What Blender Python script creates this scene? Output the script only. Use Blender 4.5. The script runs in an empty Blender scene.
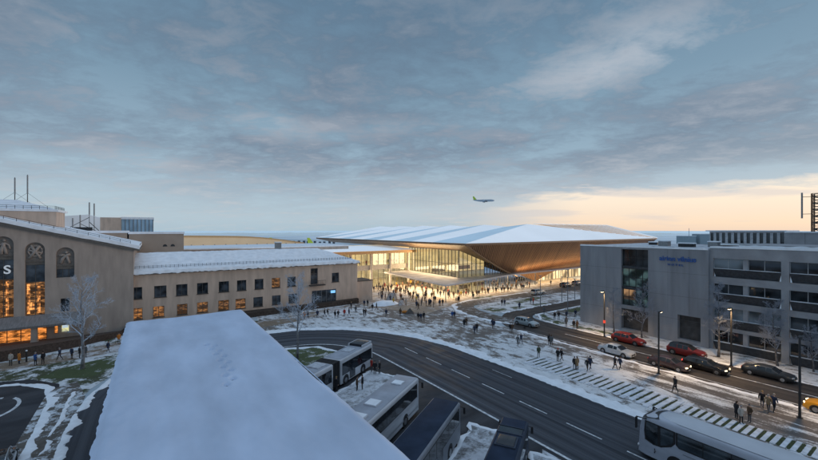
import bpy, bmesh, math, random
from mathutils import Vector, Matrix, noise as mnoise
PI = math.pi
random.seed(7)
sc = bpy.context.scene
C = sc.collection
# world axes: x runs along the old terminal front, y runs along the road; camera stands at (0,0,18)
TH = math.radians(33.87)
SX, CX = math.sin(TH), math.cos(TH)
F, H = 383.0, 18.0

def gp(u, v, z=0.0):
    Y = (H - z) * F / (v - 230.0); X = Y * (u - 409.0) / F
    return (CX * X + SX * Y, -SX * X + CX * Y)
def fx(u, x0):
    k = (u - 409.0) / F
    return (CX * x0 - k * SX * x0) / (SX + k * CX)
def fy(u, y0):
    k = (u - 409.0) / F
    return (k * CX * y0 + SX * y0) / (CX - k * SX)

# ---------------------------------------------------------------- materials
MATS = {}
def nt(m):
    return m.node_tree.nodes, m.node_tree.links
def mat(name, col, rough=0.6, metal=0.0, var=0.12, scale=3.0, bump=0.0, emit=None, estr=0.0, coord='Object', col2=None, spec=0.5, stretch=None, coat=0.0):
    if name in MATS: return MATS[name]
    m = bpy.data.materials.new(name); m.use_nodes = True
    N, L = nt(m); b = N['Principled BSDF']
    b.inputs['Roughness'].default_value = rough
    b.inputs['Metallic'].default_value = metal
    b.inputs['Specular IOR Level'].default_value = spec
    if coat: b.inputs['Coat Weight'].default_value = coat
    tc = N.new('ShaderNodeTexCoord'); mp = N.new('ShaderNodeMapping')
    L.new(tc.outputs[coord], mp.inputs['Vector'])
    if stretch: mp.inputs['Scale'].default_value = stretch
    nz = N.new('ShaderNodeTexNoise'); nz.inputs['Scale'].default_value = scale; nz.inputs['Detail'].default_value = 6
    L.new(mp.outputs[0], nz.inputs['Vector'])
    cr = N.new('ShaderNodeValToRGB')
    c2 = col2 or tuple(max(0, c * (1 - 2 * var)) for c in col)
    c1 = tuple(min(1, c * (1 + var)) for c in col) if not col2 else col
    cr.color_ramp.elements[0].position = 0.3; cr.color_ramp.elements[1].position = 0.7
    cr.color_ramp.elements[0].color = (*c2, 1); cr.color_ramp.elements[1].color = (*c1, 1)
    L.new(nz.outputs['Fac'], cr.inputs[0]); L.new(cr.outputs[0], b.inputs['Base Color'])
    if bump:
        bn = N.new('ShaderNodeBump'); bn.inputs['Strength'].default_value = bump; bn.inputs['Distance'].default_value = 0.05
        L.new(nz.outputs['Fac'], bn.inputs['Height']); L.new(bn.outputs[0], b.inputs['Normal'])
    if emit:
        b.inputs['Emission Color'].default_value = (*emit, 1); b.inputs['Emission Strength'].default_value = estr
    MATS[name] = m
    return m

def snowy(name, snow, ground, lo, hi, scale, stretch=(1, 1, 1), ground2=None, rough=0.8, detail=9, big=0.05, bias=0.0, bump=0.4, coord='Object', fine=1.6):
    """snow broken by patches of ground: large drifts x fine noise"""
    m = bpy.data.materials.new(name); m.use_nodes = True
    N, L = nt(m); b = N['Principled BSDF']; b.inputs['Roughness'].default_value = rough
    tc = N.new('ShaderNodeTexCoord'); mp = N.new('ShaderNodeMapping'); mp.inputs['Scale'].default_value = stretch
    L.new(tc.outputs[coord], mp.inputs['Vector'])
    a = N.new('ShaderNodeTexNoise'); a.inputs['Scale'].default_value = scale; a.inputs['Detail'].default_value = detail; a.inputs['Roughness'].default_value = 0.68; a.inputs['Distortion'].default_value = 0.3
    L.new(mp.outputs[0], a.inputs['Vector'])
    g = N.new('ShaderNodeTexNoise'); g.inputs['Scale'].default_value = big; g.inputs['Detail'].default_value = 4
    L.new(tc.outputs[coord], g.inputs['Vector'])
    ad = N.new('ShaderNodeMath'); ad.operation = 'MULTIPLY_ADD'; ad.inputs[1].default_value = 0.7; ad.inputs[2].default_value = -0.35 + bias
    L.new(g.outputs['Fac'], ad.inputs[0])
    fz = N.new('ShaderNodeTexNoise'); fz.inputs['Scale'].default_value = scale*7; fz.inputs['Detail'].default_value = 6; fz.inputs['Roughness'].default_value = 0.7; L.new(tc.outputs[coord], fz.inputs['Vector'])
    fa = N.new('ShaderNodeMath'); fa.operation = 'MULTIPLY_ADD'; fa.inputs[1].default_value = 0.34; fa.inputs[2].default_value = -0.17; L.new(fz.outputs['Fac'], fa.inputs[0])
    sm0 = N.new('ShaderNodeMath'); sm0.operation = 'ADD'; L.new(a.outputs['Fac'], sm0.inputs[0]); L.new(fa.outputs[0], sm0.inputs[1])
    sm = N.new('ShaderNodeMath'); sm.operation = 'ADD'; L.new(sm0.outputs[0], sm.inputs[0]); L.new(ad.outputs[0], sm.inputs[1])
    cr = N.new('ShaderNodeValToRGB'); cr.color_ramp.elements[0].position = lo; cr.color_ramp.elements[1].position = hi
    cr.color_ramp.elements[0].color = (0, 0, 0, 1); cr.color_ramp.elements[1].color = (1, 1, 1, 1)
    L.new(sm.outputs[0], cr.inputs[0])
    n2 = N.new('ShaderNodeTexNoise'); n2.inputs['Scale'].default_value = fine; n2.inputs['Detail'].default_value = 8; L.new(mp.outputs[0], n2.inputs['Vector'])
    g2 = N.new('ShaderNodeMix'); g2.data_type = 'RGBA'; g2.inputs['A'].default_value = (*ground, 1); g2.inputs['B'].default_value = (*(ground2 or ground), 1)
    L.new(n2.outputs['Fac'], g2.inputs['Factor'])
    s2 = N.new('ShaderNodeMix'); s2.data_type = 'RGBA'; s2.inputs['A'].default_value = (*[c * 0.55 for c in snow], 1); s2.inputs['B'].default_value = (*snow, 1)
    L.new(n2.outputs['Fac'], s2.inputs['Factor'])
    mx = N.new('ShaderNodeMix'); mx.data_type = 'RGBA'
    L.new(cr.outputs[0], mx.inputs['Factor']); L.new(g2.outputs['Result'], mx.inputs['A']); L.new(s2.outputs['Result'], mx.inputs['B'])
    L.new(mx.outputs['Result'], b.inputs['Base Color'])
    bn = N.new('ShaderNodeBump'); bn.inputs['Strength'].default_value = bump; bn.inputs['Distance'].default_value = 0.12
    L.new(sm.outputs[0], bn.inputs['Height']); L.new(bn.outputs[0], b.inputs['Normal'])
    MATS[name] = m
    return m

def glassy(name, col, rough=0.08, var=0.5, scale=0.35, emit=None, estr=0.0, espread=(0.45, 0.6), stretch=(1, 1, 1), lines=0.0):
    """opaque window glass: dark, reflective, with an uneven lit room behind it"""
    m = bpy.data.materials.new(name); m.use_nodes = True
    N, L = nt(m); b = N['Principled BSDF']
    b.inputs['Roughness'].default_value = rough; b.inputs['Specular IOR Level'].default_value = 0.7
    tc = N.new('ShaderNodeTexCoord'); mp = N.new('ShaderNodeMapping'); mp.inputs['Scale'].default_value = stretch
    L.new(tc.outputs['Object'], mp.inputs['Vector'])
    nz = N.new('ShaderNodeTexNoise'); nz.inputs['Scale'].default_value = scale; nz.inputs['Detail'].default_value = 1.2
    L.new(mp.outputs[0], nz.inputs['Vector'])
    cr = N.new('ShaderNodeValToRGB'); cr.color_ramp.elements[0].position = 0.35; cr.color_ramp.elements[1].position = 0.65
    cr.color_ramp.elements[0].color = (*[c * (1 - var) for c in col], 1); cr.color_ramp.elements[1].color = (*[c * (1 + var) for c in col], 1)
    L.new(nz.outputs['Fac'], cr.inputs[0]); L.new(cr.outputs[0], b.inputs['Base Color'])
    if emit:
        e = N.new('ShaderNodeValToRGB'); e.color_ramp.elements[0].position = espread[0]; e.color_ramp.elements[1].position = espread[1]
        e.color_ramp.elements[0].color = (*[c * 0.10 for c in emit], 1); e.color_ramp.elements[1].color = (*emit, 1)
        src = nz.outputs['Fac']
        if lines:
            bk = N.new('ShaderNodeTexBrick'); bk.inputs['Scale'].default_value = lines; bk.inputs['Color1'].default_value = (0.2,0.2,0.2,1); bk.inputs['Color2'].default_value = (0.95,0.95,0.95,1); bk.inputs['Mortar'].default_value = (0.05,0.05,0.05,1); bk.inputs['Mortar Size'].default_value = 0.03; bk.inputs['Brick Width'].default_value = 0.8; bk.inputs['Row Height'].default_value = 0.35
            sw = N.new('ShaderNodeSeparateXYZ'); cx_ = N.new('ShaderNodeCombineXYZ'); L.new(tc.outputs['Object'], sw.inputs[0]); L.new(sw.outputs['X'], cx_.inputs[0]); L.new(sw.outputs['Z'], cx_.inputs[1]); L.new(cx_.outputs[0], bk.inputs['Vector'])
            mm = N.new('ShaderNodeMath'); mm.operation = 'MULTIPLY_ADD'; mm.inputs[1].default_value = 0.34; L.new(bk.outputs['Color'], mm.inputs[0]); sb = N.new('ShaderNodeMath'); sb.operation = 'SUBTRACT'; sb.inputs[1].default_value = 0.17; L.new(nz.outputs['Fac'], sb.inputs[0]); L.new(sb.outputs[0], mm.inputs[2]); src = mm.outputs[0]
        L.new(src, e.inputs[0]); L.new(e.outputs[0], b.inputs['Emission Color'])
        b.inputs['Emission Strength'].default_value = estr
    MATS[name] = m
    return m

def clear_glass(name, tint=(0.85, 0.93, 0.95), refl=0.12):
    m = bpy.data.materials.new(name); m.use_nodes = True
    N, L = nt(m); out = N['Material Output']; N.remove(N['Principled BSDF'])
    t = N.new('ShaderNodeBsdfTransparent'); t.inputs['Color'].default_value = (*tint, 1)
    g = N.new('ShaderNodeBsdfGlossy'); g.inputs['Roughness'].default_value = 0.05; g.inputs['Color'].default_value = (0.8, 0.9, 1, 1)
    fr = N.new('ShaderNodeFresnel'); fr.inputs['IOR'].default_value = 1.45
    ad = N.new('ShaderNodeMath'); ad.operation = 'ADD'; ad.inputs[1].default_value = refl; ad.use_clamp = True
    L.new(fr.outputs[0], ad.inputs[0])
    mx = N.new('ShaderNodeMixShader'); L.new(ad.outputs[0], mx.inputs[0]); L.new(t.outputs[0], mx.inputs[1]); L.new(g.outputs[0], mx.inputs[2])
    L.new(mx.outputs[0], out.inputs['Surface'])
    MATS[name] = m
    return m

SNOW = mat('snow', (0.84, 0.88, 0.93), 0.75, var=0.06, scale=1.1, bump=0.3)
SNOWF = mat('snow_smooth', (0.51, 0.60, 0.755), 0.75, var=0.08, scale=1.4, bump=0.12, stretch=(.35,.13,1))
ASPH = None

# ---------------------------------------------------------------- mesh helpers
class MB:
    def __init__(s): s.v = []; s.f = []; s.m = []
    def quad(s, a, b, c, d, mi=0):
        n = len(s.v); s.v += [tuple(a), tuple(b), tuple(c), tuple(d)]; s.f.append((n, n+1, n+2, n+3)); s.m.append(mi)
    def poly(s, pts, mi=0):
        n = len(s.v); s.v += [tuple(p) for p in pts]; s.f.append(tuple(range(n, n+len(pts)))); s.m.append(mi)
    def box(s, x0, x1, y0, y1, z0, z1, mi=0):
        n = len(s.v)
        s.v += [(x0,y0,z0),(x1,y0,z0),(x1,y1,z0),(x0,y1,z0),(x0,y0,z1),(x1,y0,z1),(x1,y1,z1),(x0,y1,z1)]
        for q in ((0,3,2,1),(4,5,6,7),(0,1,5,4),(1,2,6,5),(2,3,7,6),(3,0,4,7)):
            s.f.append(tuple(n+i for i in q)); s.m.append(mi)
        return s
    def obox(s, c, dx, dy, dz, ax, mi=0):
        """box centred at c, half sizes, ax = 3 unit vectors"""
        n = len(s.v); c = Vector(c)
        for k in (-1, 1):
            for (i, j) in ((-1,-1),(1,-1),(1,1),(-1,1)):
                s.v.append(tuple(c + ax[0]*(i*dx) + ax[1]*(j*dy) + ax[2]*(k*dz)))
        for q in ((0,3,2,1),(4,5,6,7),(0,1,5,4),(1,2,6,5),(2,3,7,6),(3,0,4,7)):
            s.f.append(tuple(n+i for i in q)); s.m.append(mi)
        return s
    def bar(s, a, b, w, h=None, mi=0):
        a = Vector(a); b = Vector(b); d = (b - a); l = d.length
        if l < 1e-6: return s
        d /= l; up = Vector((0,0,1)) if abs(d.z) < 0.95 else Vector((1,0,0))
        e = d.cross(up).normalized(); g = e.cross(d)
        return s.obox((a+b)/2, w/2, l/2, (h or w)/2, (e, d, g), mi)
    def tube(s, pts, rs, n=6, mi=0, caps=True):
        pts = [Vector(p) for p in pts]; base = len(s.v); prev = None
        for i, p in enumerate(pts):
            d = (pts[min(i+1, len(pts)-1)] - pts[max(i-1, 0)])
            if d.length < 1e-9: d = Vector((0,0,1))
            d.normalize()
            if prev is None:
                up = Vector((0,0,1)) if abs(d.z) < 0.9 else Vector((1,0,0)); e = d.cross(up).normalized()
            else:
                e = (prev - d * prev.dot(d))
                e = e.normalized() if e.length > 1e-6 else d.orthogonal().normalized()
            prev = e; g = d.cross(e)
            for k in range(n):
                t = 2*PI*k/n; s.v.append(tuple(p + (e*math.cos(t) + g*math.sin(t)) * rs[i]))
        for i in range(len(pts)-1):
            for k in range(n):
                s.f.append((base+i*n+k, base+i*n+(k+1)%n, base+(i+1)*n+(k+1)%n, base+(i+1)*n+k)); s.m.append(mi)
        if caps:
            s.f.append(tuple(base+k for k in reversed(range(n)))); s.m.append(mi)
            s.f.append(tuple(base+(len(pts)-1)*n+k for k in range(n))); s.m.append(mi)
        return s
    def cyl(s, c, r, h, n=16, mi=0, axis='z'):
        c = Vector(c); d = {'x': Vector((1,0,0)), 'y': Vector((0,1,0)), 'z': Vector((0,0,1))}[axis]
        return s.tube([c - d*h/2, c + d*h/2], [r, r], n, mi)
    def prism(s, poly, z0, z1, mi=0, mtop=None):
        n = len(s.v); k = len(poly)
        s.v += [(x, y, z0) for x, y in poly] + [(x, y, z1) for x, y in poly]
        s.f.append(tuple(n+i for i in reversed(range(k)))); s.m.append(mi)
        s.f.append(tuple(n+k+i for i in range(k))); s.m.append(mi if mtop is None else mtop)
        for i in range(k):
            j = (i+1) % k; s.f.append((n+i, n+j, n+k+j, n+k+i)); s.m.append(mi)
        return s
    def sphere(s, c, r, n=8, k=5, mi=0, sc=(1,1,1)):
        base = len(s.v)
        for i in range(1, k):
            t = PI*i/k
            for j in range(n):
                p = 2*PI*j/n; s.v.append((c[0]+r*sc[0]*math.sin(t)*math.cos(p), c[1]+r*sc[1]*math.sin(t)*math.sin(p), c[2]+r*sc[2]*math.cos(t)))
        for i in range(k-2):
            for j in range(n):
                s.f.append((base+i*n+j, base+(i+1)*n+j, base+(i+1)*n+(j+1)%n, base+i*n+(j+1)%n)); s.m.append(mi)
        s.v.append((c[0], c[1], c[2]+r*sc[2])); s.v.append((c[0], c[1], c[2]-r*sc[2])); a = len(s.v)-2
        for j in range(n):
            s.f.append((a, base+j, base+(j+1)%n)); s.m.append(mi)
            s.f.append((a+1, base+(k-2)*n+(j+1)%n, base+(k-2)*n+j)); s.m.append(mi)
        return s
    def build(s, name, mats, parent=None, smooth=False, recalc=True, bevel=0.0, off=None, weld=0.0):
        me = bpy.data.meshes.new(name)
        vs = s.v if off is None else [(x-off[0], y-off[1], z-off[2]) for x, y, z in s.v]
        me.from_pydata(vs, [], s.f)
        if not isinstance(mats, (list, tuple)): mats = [mats]
        for m in mats: me.materials.append(m)
        me.polygons.foreach_set('material_index', s.m)
        bm = bmesh.new(); bm.from_mesh(me)
        if weld: bmesh.ops.remove_doubles(bm, verts=bm.verts, dist=weld)
        if bevel:
            bmesh.ops.remove_doubles(bm, verts=bm.verts, dist=1e-4)
            es = [e for e in bm.edges if len(e.link_faces) == 2 and e.calc_face_angle(0) > 0.6]
            bmesh.ops.bevel(bm, geom=es, offset=bevel, segments=2, profile=0.5, affect='EDGES', clamp_overlap=True)
        if recalc: bmesh.ops.recalc_face_normals(bm, faces=bm.faces)
        bm.to_mesh(me); bm.free()
        if smooth: me.polygons.foreach_set('use_smooth', [True]*len(me.polygons))
        o = bpy.data.objects.new(name, me); C.objects.link(o)
        if parent: o.parent = parent
        if off is not None: o.location = off
        return o

def tag(o, label=None, cat=None, group=None, kind=None):
    if label: o['label'] = label
    if cat: o['category'] = cat
    if group: o['group'] = group
    if kind: o['kind'] = kind
    return o
def empty(name, loc=(0,0,0), rz=0.0, label=None, cat=None, group=None):
    o = bpy.data.objects.new(name, None); C.objects.link(o); o.location = loc; o.rotation_euler = (0,0,rz)
    o.empty_display_size = 0.3
    return tag(o, label, cat, group)
def struct(o):
    o['kind'] = 'structure'; return o
def copy_tree(o, parent=None):
    c = o.copy(); C.objects.link(c)
    if parent: c.parent = parent
    for ch in list(o.children): copy_tree(ch, c)
    return c
def set_slots(o, names):
    """per-object material overrides {slot index: material}"""
    for i, m in names.items():
        o.material_slots[i].link = 'OBJECT'; o.material_slots[i].material = m

def holes_wall(mb, P, s0, s1, z0, z1, holes, depth=0.2, mi=0):
    """wall sheet with rectangular openings and their reveals. P(s,z,d)->xyz, d inwards"""
    ss = sorted(set([s0, s1] + [h[0] for h in holes] + [h[1] for h in holes])); ss = [s for s in ss if s0 <= s <= s1]
    zs = sorted(set([z0, z1] + [h[2] for h in holes] + [h[3] for h in holes])); zs = [z for z in zs if z0 <= z <= z1]
    for i in range(len(ss)-1):
        for j in range(len(zs)-1):
            cs, cz = (ss[i]+ss[i+1])/2, (zs[j]+zs[j+1])/2
            if any(h[0] < cs < h[1] and h[2] < cz < h[3] for h in holes): continue
            mb.quad(P(ss[i],zs[j],0), P(ss[i+1],zs[j],0), P(ss[i+1],zs[j+1],0), P(ss[i],zs[j+1],0), mi)
    for (a, b, c, d) in holes:
        a, b, c, d = max(a,s0), min(b,s1), max(c,z0), min(d,z1)
        mb.quad(P(a,c,0),P(b,c,0),P(b,c,depth),P(a,c,depth),mi); mb.quad(P(a,d,0),P(b,d,0),P(b,d,depth),P(a,d,depth),mi)
        mb.quad(P(a,c,0),P(a,d,0),P(a,d,depth),P(a,c,depth),mi); mb.quad(P(b,c,0),P(b,d,0),P(b,d,depth),P(b,c,depth),mi)

def pbox(mb, P, s0, s1, z0, z1, d0, d1, mi=0):
    n = len(mb.v)
    mb.v += [P(s0,z0,d0),P(s1,z0,d0),P(s1,z0,d1),P(s0,z0,d1),P(s0,z1,d0),P(s1,z1,d0),P(s1,z1,d1),P(s0,z1,d1)]
    for q in ((0,3,2,1),(4,5,6,7),(0,1,5,4),(1,2,6,5),(2,3,7,6),(3,0,4,7)):
        mb.f.append(tuple(n+i for i in q)); mb.m.append(mi)

def window(P, s0, s1, z0, z1, d, parent, fm, gm, nv=1, nh=1, w=0.07, name='window', sill=None):
    mb = MB()
    for k in range(nv+1):
        s = s0 + (s1-s0)*k/nv; a = min(max(s-w/2, s0), s1-w); pbox(mb, P, a, a+w, z0, z1, d-0.05, d+0.03)
    for k in range(nh+1):
        z = z0 + (z1-z0)*k/nh; a = min(max(z-w/2, z0), z1-w); pbox(mb, P, s0+w, s1-w, a+.002, a+w-.002, d-0.045, d+0.025)
    fr = mb.build(name, fm, parent)
    pn = MB(); pn.quad(P(s0+w*.5,z0+w*.5,d), P(s1-w*.5,z0+w*.5,d), P(s1-w*.5,z1-w*.5,d), P(s0+w*.5,z1-w*.5,d))
    pn.build('pane', gm, fr)
    if sill:
        sl = MB(); pbox(sl, P, s0-.08, s1+.08, z0-.1, z0+.002, -0.1, d-.06); sl.build('sill', sill, fr)
    return fr

def ribbon(pts, ws, name, m, z, n=8):
    """smooth road strip along a centre line, uv = (metres across, metres along)"""
    P = [Vector((p[0], p[1], 0)) for p in pts]; out = []
    for i in range(len(P)-1):
        p0, p1, p2, p3 = P[max(i-1,0)], P[i], P[i+1], P[min(i+2,len(P)-1)]
        for k in range(n):
            t = k/n
            q = 0.5*((2*p1)+(-p0+p2)*t+(2*p0-5*p1+4*p2-p3)*t*t+(-p0+3*p1-3*p2+p3)*t**3)
            out.append((q, ws[i]+(ws[i+1]-ws[i])*t))
    out.append((P[-1], ws[-1]))
    vs, fs, uv, edges, s = [], [], [], ([], []), 0.0
    NA = 6
    for i, (q, w) in enumerate(out):
        d = (out[min(i+1,len(out)-1)][0]-out[max(i-1,0)][0]).normalized(); nrm = Vector((d.y, -d.x, 0))
        if i: s += (q-out[i-1][0]).length
        for a in range(NA+1):
            t = a/NA-0.5
            p = q+nrm*(t*w); vs.append((p.x, p.y, z+2e-5*s)); uv.append((t*w, s))
        edges[0].append(q-nrm*(w/2)); edges[1].append(q+nrm*(w/2))
    for i in range(len(out)-1):
        for a in range(NA):
            fs.append((i*(NA+1)+a, i*(NA+1)+a+1, (i+1)*(NA+1)+a+1, (i+1)*(NA+1)+a))
    me = bpy.data.meshes.new(name); me.from_pydata(vs, [], fs); me.materials.append(m)
    ul = me.uv_layers.new(name='UVMap')
    for l in me.loops: ul.data[l.index].uv = uv[l.vertex_index]
    o = bpy.data.objects.new(name, me); C.objects.link(o); struct(o)
    return o, edges

def bank(pts, name, m, w=0.7, h=0.28, z=0.0, seed=0, step=0.35, jit=0.5):
    """irregular ploughed snow ridge along a polyline"""
    P = [Vector((p[0], p[1], 0)) for p in pts]; q = []
    for i in range(len(P)-1):
        n = max(1, int((P[i+1]-P[i]).length/step))
        for k in range(n): q.append(P[i].lerp(P[i+1], k/n))
    q.append(P[-1])
    mb = MB(); NS = 7
    for i, p in enumerate(q):
        d = (q[min(i+1,len(q)-1)]-q[max(i-1,0)]).normalized(); nr = Vector((d.y,-d.x,0))
        a = mnoise.noise(Vector((p.x*0.5, p.y*0.5, seed))); b = mnoise.noise(Vector((p.x*1.3, p.y*1.3, seed+9)))
        ww = w*(1+0.7*a+0.5*b); hh = h*max(0.12, 0.75+0.7*b+0.5*a); ce = p+nr*(jit*(a*0.7+b*0.5))
        for k in range(NS):
            t = k/(NS-1)*2-1
            c = mnoise.noise(Vector((p.x*2+t*2, p.y*2, seed+20)))
            x = ce+nr*(t*ww*(1+.2*c)); mb.v.append((x.x, x.y, z-0.02+hh*(1-t*t)**0.8*(1+.5*c)))
    for i in range(len(q)-1):
        for k in range(NS-1):
            mb.f.append((i*NS+k, i*NS+k+1, (i+1)*NS+k+1, (i+1)*NS+k)); mb.m.append(0)
    return struct(mb.build(name, m, smooth=True))

def sheet(poly, z, name, m):
    mb = MB(); mb.poly([(x,y,z) for x,y in poly]); o = mb.build(name, m, recalc=False)
    # keep the face looking up
    if o.data.polygons[0].normal.z < 0: o.data.flip_normals()
    return struct(o)

def text_mesh(name, body, size, depth, m, parent, M, width=None):
    cu = bpy.data.curves.new(name, 'FONT'); cu.body = body; cu.size = size; cu.extrude = depth; cu.offset = 0.012*size
    t = bpy.data.objects.new(name, cu); C.objects.link(t)
    dg = bpy.context.evaluated_depsgraph_get(); me = bpy.data.meshes.new_from_object(t.evaluated_get(dg))
    bpy.data.objects.remove(t); bpy.data.curves.remove(cu)
    me.materials.clear(); me.materials.append(m)
    if width:
        xs = [v.co.x for v in me.vertices]; k = width/(max(xs)-min(xs))
        for v in me.vertices: v.co.x *= k
    o = bpy.data.objects.new(name, me); C.objects.link(o); o.parent = parent; o.matrix_local = M
    return o
# ---------------------------------------------------------------- camera, sky, sun
cam = bpy.data.cameras.new('camera'); cam.lens = 36*F/818; cam.sensor_width = 36; cam.clip_end = 20000; cam.clip_start = 0.1
co = bpy.data.objects.new('camera', cam); C.objects.link(co); co.location = (0,0,H); co.rotation_euler = (PI/2, 0, -TH); sc.camera = co
sc.view_settings.view_transform = 'Standard'; sc.view_settings.look = 'None'; sc.view_settings.exposure = 0

SUN_AZ = math.radians(84)      # clockwise from the viewing direction
SUN_EL = math.radians(7)
wa = TH + SUN_AZ               # clockwise from +y
sd = Vector((math.sin(wa)*math.cos(SUN_EL), math.cos(wa)*math.cos(SUN_EL), math.sin(SUN_EL)))
sl = bpy.data.lights.new('sun', 'SUN'); sl.energy = 0.5; sl.angle = math.radians(14); sl.color = (1.0, 0.74, 0.52)
so = bpy.data.objects.new('sun', sl); C.objects.link(so); so.rotation_euler = (-sd).to_track_quat('-Z', 'Y').to_euler()

W = bpy.data.worlds.new('World'); sc.world = W; W.use_nodes = True
N, L = W.node_tree.nodes, W.node_tree.links
bg = N['Background']
def mth(op, a, b=None, c=None, clamp=False):
    n = N.new('ShaderNodeMath'); n.operation = op; n.use_clamp = clamp
    for i, x in enumerate((a, b, c)):
        if x is None: continue
        if isinstance(x, (int, float)): n.inputs[i].default_value = x
        else: L.new(x, n.inputs[i])
    return n.outputs[0]
def vdot(v, w):
    n = N.new('ShaderNodeVectorMath'); n.operation = 'DOT_PRODUCT'; L.new(v, n.inputs[0]); n.inputs[1].default_value = w; return n.outputs['Value']
def ramp(x, stops):
    r = N.new('ShaderNodeValToRGB'); e = r.color_ramp.elements
    while len(e) < len(stops): e.new(0.5)
    for k, (p, c) in enumerate(stops): e[k].position = p; e[k].color = (*c, 1) if len(c) == 3 else c
    L.new(x, r.inputs[0]); return r.outputs[0]
def mixc(f, a, b, mode='MIX'):
    n = N.new('ShaderNodeMix'); n.data_type = 'RGBA'; n.blend_type = mode
    for k, x in (('Factor', f), ('A', a), ('B', b)):
        if isinstance(x, (int, float)): n.inputs[k].default_value = x
        elif isinstance(x, tuple): n.inputs[k].default_value = (*x, 1)
        else: L.new(x, n.inputs[k])
    return n.outputs['Result']
def noise_n(vec, scale, detail=8, rough=0.55, dist=0.0):
    n = N.new('ShaderNodeTexNoise'); n.inputs['Scale'].default_value = scale; n.inputs['Detail'].default_value = detail
    n.inputs['Roughness'].default_value = rough; n.inputs['Distortion'].default_value = dist; L.new(vec, n.inputs['Vector']); return n.outputs['Fac']
def comb(x, y, z):
    n = N.new('ShaderNodeCombineXYZ')
    for i, q in enumerate((x, y, z)):
        if isinstance(q, (int, float)): n.inputs[i].default_value = q
        else: L.new(q, n.inputs[i])
    return n.outputs[0]
tc = N.new('ShaderNodeTexCoord'); D = tc.outputs['Generated']
dr = vdot(D, (CX, -SX, 0)); df = vdot(D, (SX, CX, 0)); dz = vdot(D, (0, 0, 1))
el = mth('MULTIPLY', mth('ARCSINE', dz), 180/PI)                 # degrees above the horizon
az = mth('MULTIPLY', mth('ARCTAN2', dr, df), 180/PI)             # degrees right of the road axis view
elp = mth('MAXIMUM', el, 0.0)
base = ramp(mth('DIVIDE', elp, 60.0), [(0.0, (0.40,0.53,0.62)), (0.03, (0.43,0.55,0.64)), (0.09, (0.385,0.50,0.60)), (0.18, (0.285,0.405,0.51)),
                                        (0.32, (0.188,0.298,0.40)), (0.52, (0.122,0.215,0.315)), (0.68, (0.28,0.40,0.54)), (1.0, (0.50,0.64,0.84))])  # top stops raised overhead, out of view, to light upward-facing snow
# clouds lie in a flat deck overhead: project the direction on it, long streaks along the horizon
dk = mth('ADD', mth('MAXIMUM', dz, 0.0), 0.13)
cu_, cv_ = mth('DIVIDE', dr, dk), mth('DIVIDE', df, dk)
deck = comb(mth('MULTIPLY', cu_, 0.85), mth('ADD', mth('MULTIPLY', cv_, 1.0), mth('MULTIPLY', cu_, 0.22)), 0.0)
n1 = noise_n(deck, 0.95, 9, 0.56, 0.5)
deck2 = comb(mth('MULTIPLY', cu_, 0.8), cv_, 7.3)
n2 = noise_n(deck2, 2.6, 10, 0.62, 0.3)
deck3 = comb(mth('MULTIPLY', cu_, 0.5), cv_, 3.1)
n3 = noise_n(deck3, 0.5, 4, 0.5)
n4 = noise_n(comb(mth('MULTIPLY', cu_, 0.9), cv_, 2.2), 7.5, 8, 0.66, 0.4)
cl = mth('ADD', mth('ADD', mth('MULTIPLY', n1, 0.50), mth('MULTIPLY', n4, 0.20)), mth('ADD', mth('MULTIPLY', n2, 0.30), mth('MULTIPLY', n3, 0.18)))
dark = ramp(cl, [(0.515, (0,0,0)), (0.635, (1,1,1))])
def puff(a0, e0, sa, se):
    return mth('POWER', 2.718, mth('MULTIPLY', mth('ADD', mth('POWER', mth('ABSOLUTE', mth('DIVIDE', mth('SUBTRACT', az, a0), sa)), 2.0), mth('POWER', mth('ABSOLUTE', mth('DIVIDE', mth('SUBTRACT', el, e0), se)), 2.0)), -1.0))
pf = mth('ADD', mth('ADD', mth('MULTIPLY', puff(24, 20.5, 9, 3.2), 0.16), mth('MULTIPLY', puff(-18, 14.5, 8, 2.0), 0.12)), mth('ADD', mth('MULTIPLY', puff(33, 23, 7, 3.5), 0.10), mth('MULTIPLY', puff(-33, 8.5, 6, 1.3), 0.10)))
hi = ramp(mth('ADD', mth('ADD', mth('ADD', mth('MULTIPLY', n2, 0.55), mth('MULTIPLY', n4, 0.30)), mth('MULTIPLY', n1, 0.32)), pf), [(0.595, (0,0,0)), (0.76, (1,1,1))])
elw = ramp(mth('DIVIDE', elp, 40.0), [(0.0, (0.05,)*3), (0.10, (0.30,)*3), (0.22, (0.8,)*3), (0.6, (0.7,)*3), (0.8, (0.5,)*3), (1.0, (0.08,)*3)])
ccol = ramp(mth('DIVIDE', elp, 40.0), [(0.0, (0.38,0.42,0.49)), (0.12, (0.30,0.36,0.445)), (0.3, (0.150,0.198,0.278)), (0.8, (0.080,0.120,0.182))])
s1 = mixc(mth('MULTIPLY', dark, elw), base, ccol)
hcol = ramp(mth('DIVIDE', elp, 40.0), [(0.0, (0.66,0.62,0.62)), (0.25, (0.56,0.56,0.60)), (0.55, (0.50,0.54,0.60)), (1.0, (0.28,0.36,0.45))])
s2 = mixc(mth('MULTIPLY', mth('MULTIPLY', hi, 0.75), mth('SUBTRACT', 1.0, mth('MULTIPLY', dark, 0.45))), s1, hcol)
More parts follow.
